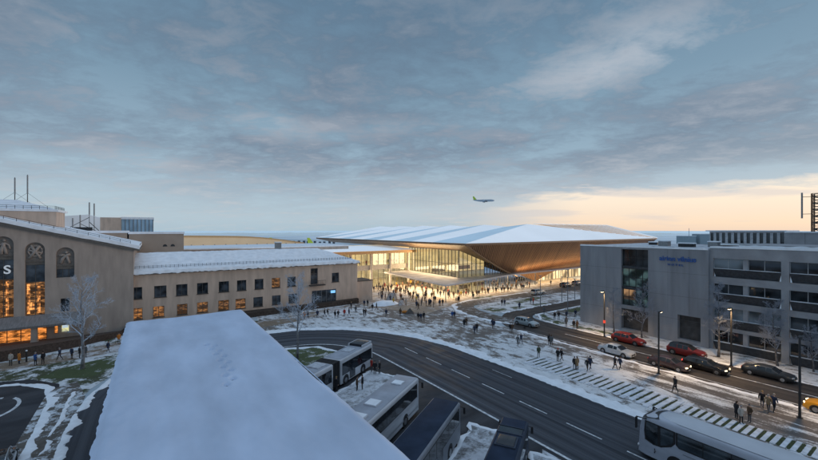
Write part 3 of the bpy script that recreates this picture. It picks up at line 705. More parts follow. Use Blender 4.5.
# ---------------------------------------------------------------- old gabled terminal (front at y=85)
def old_terminal():
    ox, oy = -20, 92
    b = empty('old_terminal', (ox,oy,0), 0, 'old grey tan gabled terminal hall with tall arched windows and relief panels', 'building')
    P = lambda s, z, d: (s-ox, 85+d-oy, z)
    gz = lambda s: 14.35+(-2.7-s)*0.262 if s > -37 else 14.35+34.3*0.262-(-37-s)*0.262
    arches = [(-13.15,-10.85,10.07,15.1),(-16.84,-14.5,4.2,16.0),(-20.5,-18.13,4.2,17.0),(-24.1,-21.8,4.2,17.9),(-27.8,-25.5,4.2,18.9),(-31.5,-29.2,4.2,19.8)]
    small = [(-12.6,-11.46,4.42,6.6)]
    low = [(-36,-14.25,0.15,2.7),(-13.4,-12.9,0.9,2.6)]
    x0, x1 = -70, -2.75; zc = 13.6
    mb = MB()
    # rectangular field with openings up to each arch springing; the arched heads are cut below
    cols = sorted(set([x0,x1]+[a[0] for a in arches]+[a[1] for a in arches]+[s[0] for s in small]+[s[1] for s in small]+[l[0] for l in low]+[l[1] for l in low]))
    allh = arches+small+low
    for i in range(len(cols)-1):
        a, c = cols[i], cols[i+1]; mid = (a+c)/2
        hs = sorted([(h[2],h[3]) for h in allh if h[0] < mid < h[1]]); z = 0
        arch = [h for h in arches if h[0] < mid < h[1]]
        for (h0,h1) in hs:
            if h0 > z: mb.quad(P(a,z,0),P(c,z,0),P(c,h0,0),P(a,h0,0))
            z = h1
        nseg = 4 if c-a < 10 else 24
        for k in range(nseg):
            s0, s1 = a+(c-a)*k/nseg, a+(c-a)*(k+1)/nseg
            mb.quad(P(s0,z,0),P(s1,z,0),P(s1,gz(s1),0),P(s0,gz(s0),0))
    for (a,c,z0,z1) in arches:
        r = (c-a)/2; m = (a+c)/2; zs = z1-r; n = 14
        for k in range(n):
            t0, t1 = PI*k/n, PI*(k+1)/n
            p, q = (m+r*math.cos(t0), zs+r*math.sin(t0)), (m+r*math.cos(t1), zs+r*math.sin(t1))
            mb.quad(P(p[0],p[1],0),P(q[0],q[1],0),P(q[0],z1,0),P(p[0],z1,0))
            mb.quad(P(p[0],p[1],0),P(q[0],q[1],0),P(q[0],q[1],0.45),P(p[0],p[1],0.45))
        mb.quad(P(a,z0,0),P(a,zs,0),P(a,zs,.45),P(a,z0,.45)); mb.quad(P(c,z0,0),P(c,zs,0),P(c,zs,.45),P(c,z0,.45)); mb.quad(P(a,z0,0),P(c,z0,0),P(c,z0,.45),P(a,z0,.45))
    for (a,c,z0,z1) in small+low:
        for s in (a,c): mb.quad(P(s,z0,0),P(s,z1,0),P(s,z1,.3),P(s,z0,.3))
        for z in (z0,z1): mb.quad(P(a,z,0),P(c,z,0),P(c,z,.3),P(a,z,.3))
    mb.quad((x1-ox,85-oy,0),(x1-ox,108-oy,0),(x1-ox,108-oy,gz(x1)),(x1-ox,85-oy,gz(x1)))
    mb.quad((x0-ox,108-oy,0),(x1-ox,108-oy,0),(x1-ox,108-oy,gz(x1)),(x0-ox,108-oy,gz(x0)))
    mb.build('wall', TAN2, b)
    REL = mat('grey_relief', (0.40,0.345,0.31), 0.8, var=0.1, bump=0.2, scale=4); RELB = mat('relief_ground', (0.23,0.20,0.18), 0.85)
    SP = mat('spandrel_stone', (0.16,0.145,0.13), 0.8)
    for q,(a,c,z0,z1) in enumerate(arches):
        r = (c-a)/2; m = (a+c)/2; zs = z1-r; zb = zs-1.7
        fr = MB(); n = 14
        fr.poly([P(m+r*math.cos(PI*k/n), zs+r*math.sin(PI*k/n), .3) for k in range(n+1)]+[P(a,zb,.3),P(c,zb,.3)])
        rp = fr.build('relief_panel', RELB, b)
        # carved figures: a standing figure with swung arms, or a wheel with crossing limbs
        f = MB(); rnd = random.Random(q)
        def lim(p, w=0.11):
            f.tube([P(m+x, zb+z, .22) for x, z in p], [w*1.5]*len(p), 6)
        if q == 1 or q == 3:
            lim([(r*.72*math.cos(2*PI*k/14)+.0, 1.45+r*.72*math.sin(2*PI*k/14)) for k in range(15)], .07)
            lim([(-.7,.3),(-.1,1.3),(.55,2.3)],.14); lim([(.6,.25),(.1,1.2),(-.45,2.2)],.13); lim([(-.8,1.6),(-.2,1.4),(.8,1.1)],.10); f.sphere(P(m-.45,zb+2.3,.2),.17)
        elif q == 0:
            lim([(-.6,.2),(-.35,1.0),(.1,1.5),(.6,1.7)],.15); lim([(.5,.2),(.3,.9),(.15,1.4)],.13); lim([(-.8,1.5),(-.1,1.6)],.10); f.sphere(P(m+.1,zb+2.0,.2),.2)
        else:
            lim([(-.25,.1),(-.2,.9),(0,1.4),(.05,1.9)],.17); lim([(.3,.1),(.2,.8),(.05,1.3)],.14); lim([(.05,1.9),(.6,1.5),(.75,.9)],.09); lim([(0,1.85),(-.55,1.4),(-.7,2.0)],.09); f.sphere(P(m+.1,zb+2.25,.2),.19)
        f.build('relief_figure', REL, rp, smooth=True)
        sp = MB(); pbox(sp,P,a,c,zb-0.28,zb,0.12,0.4); pbox(sp,P,a,c,zb-0.75,zb-0.28,0.22,0.4); sp.build('spandrel', SP, b)
        ztop = zb-0.75
        if q == 0: window(P,a,c,z0,ztop,.36,b,FRAME,GDARK,3,1)
        else:
            zl = z0+(ztop-z0)*0.66
            window(P,a,c,zl,ztop,.36,b,FRAME,GDARK,2,1)
            # lit lower lights: two narrow bright strips beside a dimmer one
            window(P,a,c,z0,zl,.36,b,FRAME,GLIT2,2,4)
            for (f0,f1) in ((.07,.22),(.60,.74)):
                lp = MB(); lp.quad(P(a+(c-a)*f0,z0+.3,.352),P(a+(c-a)*f1,z0+.3,.352),P(a+(c-a)*f1,zl-.3,.352),P(a+(c-a)*f0,zl-.3,.352)); lp.build('lit_strip', mat_tall, b)
            lp = MB(); lp.quad(P(a+(c-a)*.08,z0+.9,.354),P(a+(c-a)*.44,z0+.9,.354),P(a+(c-a)*.44,z0+2.1,.354),P(a+(c-a)*.08,z0+2.1,.354)); lp.build('lit_panel', mat_tall, b)
    for (a,c,z0,z1) in small: window(P,a,c,z0,z1,.24,b,FRAME,GDARK,2,2)
    window(P,-36,-14.25,0.15,2.7,.25,b,FRAME,GLIT,14,1,w=0.1,name='shop_window')
    window(P,-13.4,-12.9,0.9,2.6,.25,b,FRAME,GLIT,1,1)
    # sloped sheet canopy over the entrance
    cp = MB(); xa, xb = -45, -9.7
    cp.quad(P(xa,4.25,-.003),P(xb,4.25,-.003),P(xb+.2,2.95,-2.6),P(xa,2.95,-2.6)); cp.quad(P(xa,2.95,-2.6),P(xb+.2,2.95,-2.6),P(xb+.2,2.62,-2.55),P(xa,2.62,-2.55))
    cp.quad(P(xa,2.62,-2.55),P(xb+.2,2.62,-2.55),P(xb,2.75,-.003),P(xa,2.75,-.003)); cp.poly([P(xb,4.25,-.003),P(xb+.2,2.95,-2.6),P(xb+.2,2.62,-2.55),P(xb,2.75,-.003)])
    cp.build('canopy', TILE, b)
    for s in (-15.4,-24.0,-33): 
        m2 = MB(); pts = [(0.62,0.0),(0.62,0.12),(0.38,0.5),(0.34,2.74)]
        for (w0,z0),(w1,z1) in zip(pts,pts[1:]):
            for k in range(4):
                t = [(-1,-1),(1,-1),(1,1),(-1,1)]; u_, v_ = t[k], t[(k+1)%4]
                m2.quad(P(s+u_[0]*w0,z0,-1.9+u_[1]*w0),P(s+v_[0]*w0,z0,-1.9+v_[1]*w0),P(s+v_[0]*w1,z1,-1.9+v_[1]*w1),P(s+u_[0]*w1,z1,-1.9+u_[1]*w1))
        m2.build('pillar', TAN2, b)
    sg = MB(); pbox(sg,P,-12.4,-11.55,1.1,2.35,-0.14,-0.02); s_ = sg.build('lit_sign', mat('lit_sign_yellow',(0.6,0.6,0.3),0.5,var=0.3,scale=5,emit=(0.9,0.85,0.4),estr=0.8), b)
    pp = MB(); pbox(pp,P,-12.35,-11.6,1.7,2.3,-0.155,-0.145); pp.build('upper_panel', mat('lit_sign_blue',(0.5,0.6,0.7),0.5,var=0.3,scale=6,emit=(0.6,0.75,0.85),estr=0.7), s_)
    # roof slab with snow: follows the gable
    rf = MB(); sn = MB(); n = 60; pa = [(x1+0.9-(x1+0.9-x0)*k/n) for k in range(n+1)]
    for s, t in zip(pa, pa[1:]):
        zs, zt = gz(s)+0.02, gz(t)+0.02
        rf.quad(P(s,zs,-.5),P(t,zt,-.5),P(t,zt+.55,-.62),P(s,zs+.55,-.62)); rf.quad(P(s,zs,-.5),P(t,zt,-.5),P(t,zt,23),P(s,zs,23))
        j0, j1 = .10*mnoise.noise(Vector((s*1.3,0,0)))+.06*mnoise.noise(Vector((s*3,0,2))), .10*mnoise.noise(Vector((t*1.3,0,0)))+.06*mnoise.noise(Vector((t*3,0,2)))
        sn.quad(P(s,zs+.42+j0,-.66),P(t,zt+.42+j1,-.66),P(t,zt+1.0,-.50),P(s,zs+1.0,-.50)); sn.quad(P(s,zs+1.0,-.50),P(t,zt+1.0,-.50),P(t,zt+1.25,1),P(s,zs+1.25,1)); sn.quad(P(s,zs+1.25,1),P(t,zt+1.25,1),P(t,zt+1.2,23),P(s,zs+1.2,23))
    e = pa[0]; rf.quad(P(e,gz(e)+.02,-.5),P(e,gz(e)+.57,-.62),P(e,gz(e)+.57,23),P(e,gz(e)+.02,23)); sn.quad(P(e,gz(e)+.44,-.66),P(e,gz(e)+1.0,-.5),P(e,gz(e)+1.2,23),P(e,gz(e)+.44,23))
    rf.build('roof', mat('grey_cornice',(0.19,0.175,0.16),0.85,var=.1), b); sn.build('roof_snow', SNOW, b)
    # letter on its rail: the last one of the sign on the facade
    tm = Matrix.Translation(Vector(P(-19.15,11.2,-.55)))@Matrix.Rotation(PI/2,4,'X')
    tx = text_mesh('sign_letter', 'S', 1.85, 0.09, mat('white_sign',(0.75,0.77,0.8),0.4,emit=(0.7,0.8,0.9),estr=0.25), b, tm)
    br = MB(); pbox(br,P,-36,-18.2,11.75,11.87,-.42,-.34); br.build('sign_rail', METALR, b)
    # lantern block on the roof with snowy hip roof
    lx0, lx1, ly0, ly1 = -40, -13.9, 90, 98
    lt = MB().box(lx0-ox,lx1-ox,ly0-oy,ly1-oy,17,21.2).build('roof_block', TAN, b)
    MB().box(lx0-ox,lx1+.35-ox,ly0-.35-oy,ly1+.35-oy,21.2,21.55).build('cornice', SNOW, lt)
    hp = MB(); A = [(lx0-ox,ly0-oy,21.56),(lx1-ox,ly0-oy,21.56),(lx1-ox,ly1-oy,21.56),(lx0-ox,ly1-oy,21.56)]; T1, T0 = (-19.6-ox,94-oy,23.3),(lx0+6-ox,94-oy,23.3)
    hp.quad(A[0],A[1],T1,T0); hp.poly([A[1],A[2],T1]); hp.quad(A[2],A[3],T0,T1); hp.poly([A[3],A[0],T0]); hp.build('hip_roof', SNOW, lt)
    return b
mat_tall = glassy('glass_tall_lit', (0.05,0.04,0.035), emit=(1.0,0.38,0.10), estr=1.5, scale=0.9, stretch=(2.2,1,0.9), espread=(0.46,0.66), lines=1.1)
old_terminal()
railing('roof_railing', [(-28,84.9,14.35+25.3*.262+1.0),(-3.2,84.9,14.35+.5*.262+1.0)], 0.55, METALR, 'black snow guard railing on the sloping edge of the gabled roof', step=1.5)
railing('roof_railing', [(-40,89.8,21.55),(-14,89.8,21.55),(-14,98,21.55)], 0.6, METALR, 'thin railing round the snowy top of the roof lantern block', step=1.0)
for dx, h, lab in ((-19.9,4.6,'shorter left antenna mast on the snowy lantern roof'),(-18.3,5.2,'taller right antenna mast on the snowy lantern roof')):
    a = empty('antenna', (dx,94,22.6), 0, lab, 'antenna'); MB().tube([(0,0,0),(0,0,h)],[.07,.05],6).build('mast', METALR, a); MB().tube([(0,0,h*.35),(0,0,h-.1)],[.10,.10],8).build('aerial', STEEL, a)
    MB().bar((0,0,2.0),(2.6,0,-.4),.03).bar((0,0,2.0),(-2.6,0,-.4),.03).build('guy_wire', METALR, a)
# low brick retaining wall along the forecourt of the old terminal
rw = empty('retaining_wall', (-10,77,0), 0, 'dark brown brick retaining wall in front of the old terminal entrance', 'wall')
mb = MB(); pr = [(-60,74.2,1.5),(-17,74.3,1.45),(-9.5,77.3,1.2),(-4.4,80.8,0.9),(-3.8,84.9,0.8)]
for (a,ya,za),(c,yc,zc) in zip(pr,pr[1:]):
    mb.quad((a+10,ya-77,-.05),(c+10,yc-77,-.05),(c+10,yc-77,zc),(a+10,ya-77,za)); mb.quad((a+10,ya-77,za),(c+10,yc-77,zc),(c+10,84.9-77,0.15),(a+10,84.9-77,0.15))
mb.build('brickwork', mat('dark_brick',(0.085,0.058,0.045),0.9,var=.25,scale=5,bump=.3), rw)

# ---------------------------------------------------------------- blocks behind the old terminal
def block(name, x0, x1, y0, y1, z1, m, label, cat='building', z0=0, snow=0.5, extra=None):
    cx, cy = (x0+x1)/2, (y0+y1)/2
    b = empty(name, (cx,cy,0), 0, label, cat)
    MB().box(x0-cx,x1-cx,y0-cy,y1-cy,z0,z1).build('wall', m, b)
    if snow: MB().box(x0-cx-.15,x1-cx+.15,y0-cy-.2,y1-cy+.15,z1,z1+snow).build('roof_snow', SNOW, b, bevel=0.06)
    if extra: extra(b, cx, cy)
    return b
# two brown blocks right of the gable
def ex1(b, cx, cy):
    for s in (2.5,4.0):
        o = MB(); n = 10; o.poly([(s-cx+.45*math.cos(PI*k/n), 103.99-cy, 14.2+.55*math.sin(PI*k/n)) for k in range(n+1)]); o.build('dark_opening', METALR, b)
block('rear_block', -4.2, 6.2, 104, 112, 17.1, BROWNROOF, 'brown flat roofed block behind the gable with two small round headed openings', extra=ex1)
block('rear_block', -16, -4.5, 104, 111, 17.35, BROWNROOF, 'lower brown block half hidden behind the gable roof under the aerials')
# roof aerials
ra = empty('roof_aerials', (-11.2,106,17.5), 0, 'cluster of pipe aerials on a braced frame above the brown rear block', 'aerials')
for dx, h in ((-2.6,3.0),(-1.4,3.7),(0.1,6.4),(0.9,6.2)):
    MB().tube([(dx,0,0),(dx,0,h)],[.06,.05],6).build('mast', METALR, ra); MB().tube([(dx,0,h-2.6),(dx,0,h)],[.12,.12],8).build('aerial', STEEL, ra)
MB().bar((-4.6,0,0),(0.1,0,3.2),.10).bar((0.1,0,2.2),(2.0,0,0),.12).bar((-1.4,0,1.8),(1.4,0,0.2),.1).build('brace', METALR, ra)
MB().box(-2.4,0.6,-.4,.4,0,1.1).build('cabinet', METALR, ra)
# pale hangar with a blue glazed end
HANG = mat('pale_hazed_cladding', (0.85,0.86,0.88), 0.6, var=.05, scale=.2, emit=(.5,.55,.6), estr=.10); BLUEG = glassy('blue_glazing', (0.28,0.44,0.58), scale=0.2, rough=.2, var=.25)  # faint glow in the cladding stands for haze in front of it
def hangar():
    b = empty('hangar', (-30,190,0), 0, 'large pale hangar with a blue glazed box far behind the gabled roof', 'building')
    o = lambda x, y, z: (x+30, y-190, z)
    y0 = 175
    xa, xb, xc, xd = fy(50,y0), fy(88,y0), fy(121,y0), fy(153,y0); z = lambda u, v: 18-(v-230)*(SX*fy(u,y0)+CX*y0)/F
    mb = MB(); mb.poly([o(xa,y0,0),o(xc-6,y0,0),o(xc-6,y0,z(112,218)),o(xb,y0,z(88,214.5)),o(xa,y0,z(50,217))])
    mb.quad(o(xa,y0,z(50,217)),o(xb,y0,z(88,214.5)),o(xb,y0+40,z(88,214.5)),o(xa,y0+40,z(50,217))); mb.quad(o(xb,y0,z(88,214.5)),o(xc-6,y0,z(112,218)),o(xc-6,y0+40,z(112,218)),o(xb,y0+40,z(88,214.5)))
    mb.build('shed', HANG, b)
    MB().box(xc-6+30.01,xc+30,y0-189.99,y0-160,0,z(115,217.5)).build('end_wall', TAN, b)
    g_ = MB().box(xc+30.02,xd+30,y0+.5-190,y0+25-190,0,z(135,219.3)).build('glazed_box', BLUEG, b); 
    mm = MB()
    for k in range(9): mm.box(xc+30.02+(xd-xc)*k/8-.12,xc+30.02+(xd-xc)*k/8+.12,y0+.35-190,y0+.49-190,0,z(135,219.3))
    mm.build('mullions', STEEL, g_); MB().box(xc+29.9,xd+30.3,y0+.3-190,y0+25-190,z(135,219.3),z(135,219.3)+.8).build('roof_snow', SNOW, g_)
    return b
hangar()
# flat snowy roofs and the long tan pier behind the wing
block('rear_hall', 6.5, 52, 112, 134, 12.9, TAN2, 'low hall behind the tan wing, only its flat white roof showing', snow=0.35)
def pier():
    b = empty('pier_building', (40,190,0), 0, 'long pale tan pier building stretching behind the snowy roofs', 'building')
    y0 = 185; us = [154,190,230,250,262,275,290,304]; vs = [236.6,235.9,236.2,236.6,237.3,238.6,240.5,242.5]
    pts = [(fy(u,y0), 18-(v-230)*(SX*fy(u,y0)+CX*y0)/F) for u, v in zip(us, vs)]
    mb, rm = MB(), MB()
    for (a,za),(c,zc) in zip(pts,pts[1:]):
        mb.quad((a-40,y0-190,0),(c-40,y0-190,0),(c-40,y0-190,zc-.5),(a-40,y0-190,za-.5))
        rm.quad((a-40,y0-190.3,za-.5),(c-40,y0-190.3,zc-.5),(c-40,y0-190.2,zc),(a-40,y0-190.2,za)); rm.quad((a-40,y0-190.2,za),(c-40,y0-190.2,zc),(c-40,y0-170,zc),(a-40,y0-170,za))
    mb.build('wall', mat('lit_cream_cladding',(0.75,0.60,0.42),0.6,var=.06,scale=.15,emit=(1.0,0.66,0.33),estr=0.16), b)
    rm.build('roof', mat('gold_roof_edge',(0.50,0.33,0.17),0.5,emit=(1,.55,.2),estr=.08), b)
    rb = MB()
    for k in range(1,14):
        x = pts[0][0]+(pts[-1][0]-pts[0][0])*k/14; rb.box(x-40-.2,x-40+.2,y0-190.14,y0-190.01,0,11.8)
    rb.build('ribs', TAN2, b)
pier()
# ---------------------------------------------------------------- new terminal
BRONZE = None
def bronze_mat():
    m = bpy.data.materials.new('bronze_lamella'); m.use_nodes = True
    N_, L_ = nt(m); b = N_['Principled BSDF']; b.inputs['Roughness'].default_value = 0.5; b.inputs['Metallic'].default_value = 0.25
    tc = N_.new('ShaderNodeTexCoord'); mp = N_.new('ShaderNodeMapping'); L_.new(tc.outputs['UV'], mp.inputs['Vector']); mp.inputs['Scale'].default_value = (1,0.03,1)
    n = N_.new('ShaderNodeTexNoise'); n.inputs['Scale'].default_value = 1.9; n.inputs['Detail'].default_value = 5; L_.new(mp.outputs[0], n.inputs['Vector'])
    w = N_.new('ShaderNodeTexWave'); w.inputs['Scale'].default_value = 0.42; w.bands_direction = 'X'; w.inputs['Distortion'].default_value = 0.0; L_.new(tc.outputs['UV'], w.inputs['Vector'])
    s = N_.new('ShaderNodeMath'); s.operation = 'MULTIPLY_ADD'; s.inputs[1].default_value = 0.35; L_.new(w.outputs['Fac'], s.inputs[0]); L_.new(n.outputs['Fac'], s.inputs[2])
    cr = N_.new('ShaderNodeValToRGB'); cr.color_ramp.elements[0].position = .42; cr.color_ramp.elements[1].position = .88
    cr.color_ramp.elements[0].color = (0.12,0.064,0.036,1); cr.color_ramp.elements[1].color = (0.33,0.185,0.10,1)
    L_.new(s.outputs[0], cr.inputs[0]); L_.new(cr.outputs[0], b.inputs['Base Color'])
    bn = N_.new('ShaderNodeBump'); bn.inputs['Strength'].default_value = .5; bn.inputs['Distance'].default_value = .15; L_.new(w.outputs['Fac'], bn.inputs['Height']); L_.new(bn.outputs[0], b.inputs['Normal'])
    return m
BRONZE = bronze_mat()
SOFFIT = mat('bronze_soffit', (0.33,0.21,0.12), 0.5, var=.1, scale=.6)
CANOPY = mat('canopy_top', (0.40,0.38,0.38), 0.7, var=.2, scale=.4)
CGLASS = clear_glass('curtain_glass', tint=(0.64,0.74,0.74), refl=0.16)
MULL = mat('steel_mullion', (0.20,0.20,0.20), 0.4, metal=0.5)
WARMIN = mat('lit_interior_wall', (0.80,0.70,0.54), 0.8, var=.25, scale=.25, emit=(1.0,0.78,0.46), estr=0.26)
WARMCEIL = mat('lit_ceiling', (0.8,0.7,0.5), 0.8, var=.1, scale=.3, emit=(1.0,0.74,0.38), estr=0.8)
FLOORIN = mat('pale_interior_floor', (0.55,0.48,0.38), 0.5, var=.1, scale=.3)
COLM = mat('white_column', (0.62,0.58,0.52), 0.6)
TX, TY = 95, 110
def T(x, y, z): return (x-TX, y-TY, z)
def new_terminal():
    b = empty('glass_terminal', (TX,TY,0), 0, 'new glass terminal with folded snow white roof, bronze flank and warm lit hall', 'terminal')
    ez = 14.5
    # ---- roof: pleats fall from the ridge peaks to the straight west eave
    ev = lambda y: (67.3+(63.8-67.3)*(y-74.1)/(172.9-74.1), y, ez)
    RID = [(110,89+21*k,20.1) for k in range(6)]; VAL = [(110,99.5+21*k,19.15) for k in range(5)]
    E_R = [ev(74.1)]+[ev(98.0+20.5*k) for k in range(0,4)]+[ev(172.9)]; E_V = [ev(87.5+20.5*k) for k in range(5)]
    rf = MB(); w = []
    line = []; eave = []
    for k in range(6):
        line.append(RID[k]); eave.append(E_R[k])
        if k < 5: line.append(VAL[k]); eave.append(E_V[k])
    NS = 10
    def strip(a0,a1,b0,b1):
        for t in range(NS):
            q = lambda p, r, t_: tuple(Vector(p).lerp(Vector(r), t_/NS))
            rf.quad(T(*q(a0,b0,t)),T(*q(a1,b1,t)),T(*q(a1,b1,t+1)),T(*q(a0,b0,t+1)))
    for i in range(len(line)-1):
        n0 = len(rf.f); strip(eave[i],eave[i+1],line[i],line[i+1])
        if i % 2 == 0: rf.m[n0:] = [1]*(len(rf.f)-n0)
    SE = (182.5,78.2,ez); Q = (187,103.5,20.3)
    rf.poly([T(*E_R[0]),T(*SE),T(*RID[0])])
    # east side beyond the ridge
    for i in range(1,len(line)-1): rf.quad(T(*line[i]),T(*line[i+1]),T(178,line[i+1][1]+6,17.0),T(178,line[i][1]+6,17.0))
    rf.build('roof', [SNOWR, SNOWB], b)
    lt = MB(); a, c = Vector(RID[0]), Vector(Q); d = Vector(SE)
    A1 = a.lerp(d, .16); 
    lt.poly([T(*A1),T(*d),T(*c),T(*(Vector((118,92,20.15))))]); lt.build('roof_skylight', mat('roof_louvre_bronze',(0.50,0.33,0.20),0.5,var=.2,scale=.3,emit=(1,.62,.35),estr=.20), b)  # warm glow put into the louvre colour to brighten it
    ls = MB(); up = Vector((0,0,.12)); n_ = 13; s0, s1 = Vector((118,92,20.15)), c
    for k in range(1,n_):
        t = k/n_; p = s0.lerp(s1,t); r = A1.lerp(d,min(1,t+.10)); ls.bar(T(*(p+up)),T(*(r+up)),1.0,.12)
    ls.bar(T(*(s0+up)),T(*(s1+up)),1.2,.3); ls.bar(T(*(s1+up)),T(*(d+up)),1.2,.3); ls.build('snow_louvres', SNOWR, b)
    # ---- eave edge: thin dark fascia below the snow
    fs = MB()
    for (p,q) in ((E_R[-1],E_R[0]),(E_R[0],SE)):
        p, q = Vector(p), Vector(q); fs.quad(T(*(p-Vector((0,0,.02)))),T(*(q-Vector((0,0,.02)))),T(*(q-Vector((0,0,.55)))),T(*(p-Vector((0,0,.55)))))
    fs.build('fascia', mat('dark_bronze_edge',(0.16,0.105,0.07),0.45,metal=.3), b)
    # ---- soffit under the west eave down to the glass head
    so_ = MB(); so_.quad(T(67.35,74.2,ez-.56),T(63.9,172.8,ez-.56),T(72,172,12.2),T(72,82,12.2)); so_.quad(T(67.35,74.2,ez-.56),T(72,82,12.2),T(108,86.2,0.4),T(75,75.2,ez-.6)); so_.build('soffit', SOFFIT, b)
    # ---- bronze flank: ruled surface from the south eave in to the foot
    me = bpy.data.meshes.new('bronze_flank'); vs, fcs, uv = [], [], []
    E0 = Vector((67.6,74.35,ez-.55)); B1 = Vector((108.5,85.6,0.1)); E1 = Vector((182.2,78.4,ez-.55)); B2 = Vector((184,86.5,3.3)); nu, nv = 60, 16
    for i in range(nu+1):
        s = i/nu
        for j in range(nv+1):
            t = j/nv
            L0 = E0.lerp(B1,t); L0.z -= 1.5*math.sin(PI*t)*0.8; R0_ = E1.lerp(B2,t); R0_.y += 1.2*math.sin(PI*t)
            q = L0.lerp(R0_, s); q.y += 0.6*math.sin(PI*t)*(1-s); 
            lift = max(0.0, min(1.0, (s-0.02)/0.15)); q.z += t**3*(3.1*lift)*(1-s)
            vs.append(T(*q)); uv.append((q.x+0.9*(ez-q.z)*-.35, q.z))
    for i in range(nu):
        for j in range(nv): k = i*(nv+1)+j; fcs.append((k,k+nv+1,k+nv+2,k+1))
    me.from_pydata(vs,[],fcs); me.materials.append(BRONZE); ul = me.uv_layers.new(name='UVMap')
    for l in me.loops: ul.data[l.index].uv = uv[l.vertex_index]
    for p in me.polygons: p.use_smooth = True
    o = bpy.data.objects.new('bronze_flank', me); C.objects.link(o); o.parent = b
    tr = MB(); pp = [E0.lerp(B1,t/12) for t in range(13)]
    for i,p in enumerate(pp): p.z -= 1.2*math.sin(PI*i/12); p.y -= .12
    tr.tube([T(*p) for p in pp],[.22]*13,6); tr.build('flank_edge', SOFFIT, b)
    # ---- curtain walls: west face x=72, south face y=82, wing face y=107
    def curtain(P, s0, s1, z0, z1, step, zs, name='curtain_wall', w=.13):
        mb = MB(); n = max(1,int(round((s1-s0)/step)))
        for k in range(n+1):
            s = s0+(s1-s0)*k/n; pbox(mb,P,s-w/2,s+w/2,z0,z1,-.04,.16)
        for z in zs: pbox(mb,P,s0,s1,z-.05,z+.05,-.05,.12)
        fr = mb.build(name, MULL, b)
        g = MB(); g.quad(P(s0,z0,.05),P(s1,z0,.05),P(s1,z1,.05),P(s0,z1,.05)); g.build('pane', CGLASS, fr)
    PW = lambda s,z,d: T(72+d,s,z); PS = lambda s,z,d: T(s,82+d,z); PN = lambda s,z,d: T(s,107+d,z)
    curtain(PW,82,107,0,12.3,1.55,[0.05,4.1,8.2,12.2])
    curtain(PS,72,82,0,12.2,1.55,[4.1,8.2])
    # the raking part of the south glass under the flank
    mb, g = MB(), MB()
    zt = lambda s: 12.25-(s-72)*12.0/35.5
    for k in range(0,23):
        s = 82+k*1.15
        if zt(s) > .4: pbox(mb,PS,s-.045,s+.045,0,zt(s),-.04,.12)
    pbox(mb,PS,82,105,4.05,4.15,-.05,.12) ; fr = mb.build('raking_curtain_wall', MULL, b)
    g.poly([PS(82,0,.05),PS(107,0,.05),PS(107,zt(107)+.1,.05),PS(82,zt(82),.05)]); g.build('pane', clear_glass('sky_glass', tint=(.7,.85,.95), refl=.34), fr)
    curtain(PN,20,72,0,5.4,2.0,[2.7]); curtain(PN,20,72,6.9,10.6,2.0,[])
    # solid bands
    bd = MB(); bd.box(20-TX,72-TX,106.6-TY,107.2-TY,5.4,6.9); bd.build('floor_band', COLM, b)
    wr = MB(); wr.poly([T(20,104.6,10.6),T(73.2,104.6,10.6),T(73.2,104.6,11.5),T(20,104.6,11.5)]); wr.poly([T(73.2,104.6,10.6),T(73.2,104.6,11.5),T(72.2,107.2,11.5),T(72.2,107.2,10.6)]); wr.poly([T(20,104.6,10.6),T(73.2,104.6,10.6),T(72.1,107.3,10.55),T(20,107.3,10.55)])
    wr.build('wing_fascia', mat('orange_bronze_fascia',(0.50,0.30,0.15),0.45,var=.08,scale=.3,emit=(1,.5,.15),estr=.05), b)
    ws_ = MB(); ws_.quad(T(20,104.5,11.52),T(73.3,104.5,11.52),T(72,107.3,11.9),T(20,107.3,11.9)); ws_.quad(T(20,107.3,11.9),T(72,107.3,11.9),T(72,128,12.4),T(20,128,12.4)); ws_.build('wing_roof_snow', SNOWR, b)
    for s in (71.0,64.0,57,50): MB().cyl(T(s,106.2,5.3), .42, 10.6, 12).build('column', COLM, b)
    # ---- interior: floors, back walls, ceilings
    f = MB(); f.box(20-TX,71.9-TX,107.3-TY,124-TY,6.2,6.6); f.box(72.3-TX,112-TX,97-TY,124-TY,4.0,4.35); f.box(72.3-TX,130-TX,82.3-TY,124-TY,.02,.06); f.box(20-TX,71.9-TX,107.3-TY,124-TY,.02,.06); f.build('inner_floor', FLOORIN, b)
    w_ = MB(); w_.box(20-TX,112-TX,124-TY,124.3-TY,0,12.5); w_.box(104-TX,104.3-TX,90-TY,124-TY,0,12.4)
    for (x0,x1,y,z0,z1) in ((74,88,112,4.4,8.6),(90,98,104,0.1,6.5),(30,46,116,6.7,10),(52,60,118,6.7,9.5),(76,84,100,.1,3.4)): w_.box(x0-TX,x1-TX,y-TY,y+.4-TY,z0,z1)
    w_.build('inner_wall', WARMIN, b)
    ce = MB(); ce.box(72.3-TX,104-TX,84-TY,124-TY,12.3,12.45); ce.box(20-TX,71.9-TX,107.4-TY,124-TY,10.56,10.7); ce.box(20-TX,71.9-TX,107.4-TY,124-TY,6.05,6.19); ce.build('inner_ceiling', WARMCEIL, b)
    st = MB()
    for x in (76,84,92): st.cyl(T(x,96,6.1), .35, 12.2, 10)
    for x in (26,34,42,50,58,66): st.cyl(T(x,112,5.2), .3, 10.4, 10)
    st.build('inner_columns', COLM, b)
    tb = MB()
    for (x,y,z0,zz,dx) in ((78,88,.06,1.1,3),(86,90,.06,1.1,3),(76,99,4.36,1.2,5),(88,101,4.36,1.2,6),(30,110,6.62,1.1,4),(46,110,6.62,1.1,4)): tb.box(x-TX,x+dx-TX,y-TY,y+.8-TY,z0,z0+zz)
    tb.build('counters', mat('counter_brown',(0.20,0.13,0.08),.5), b)
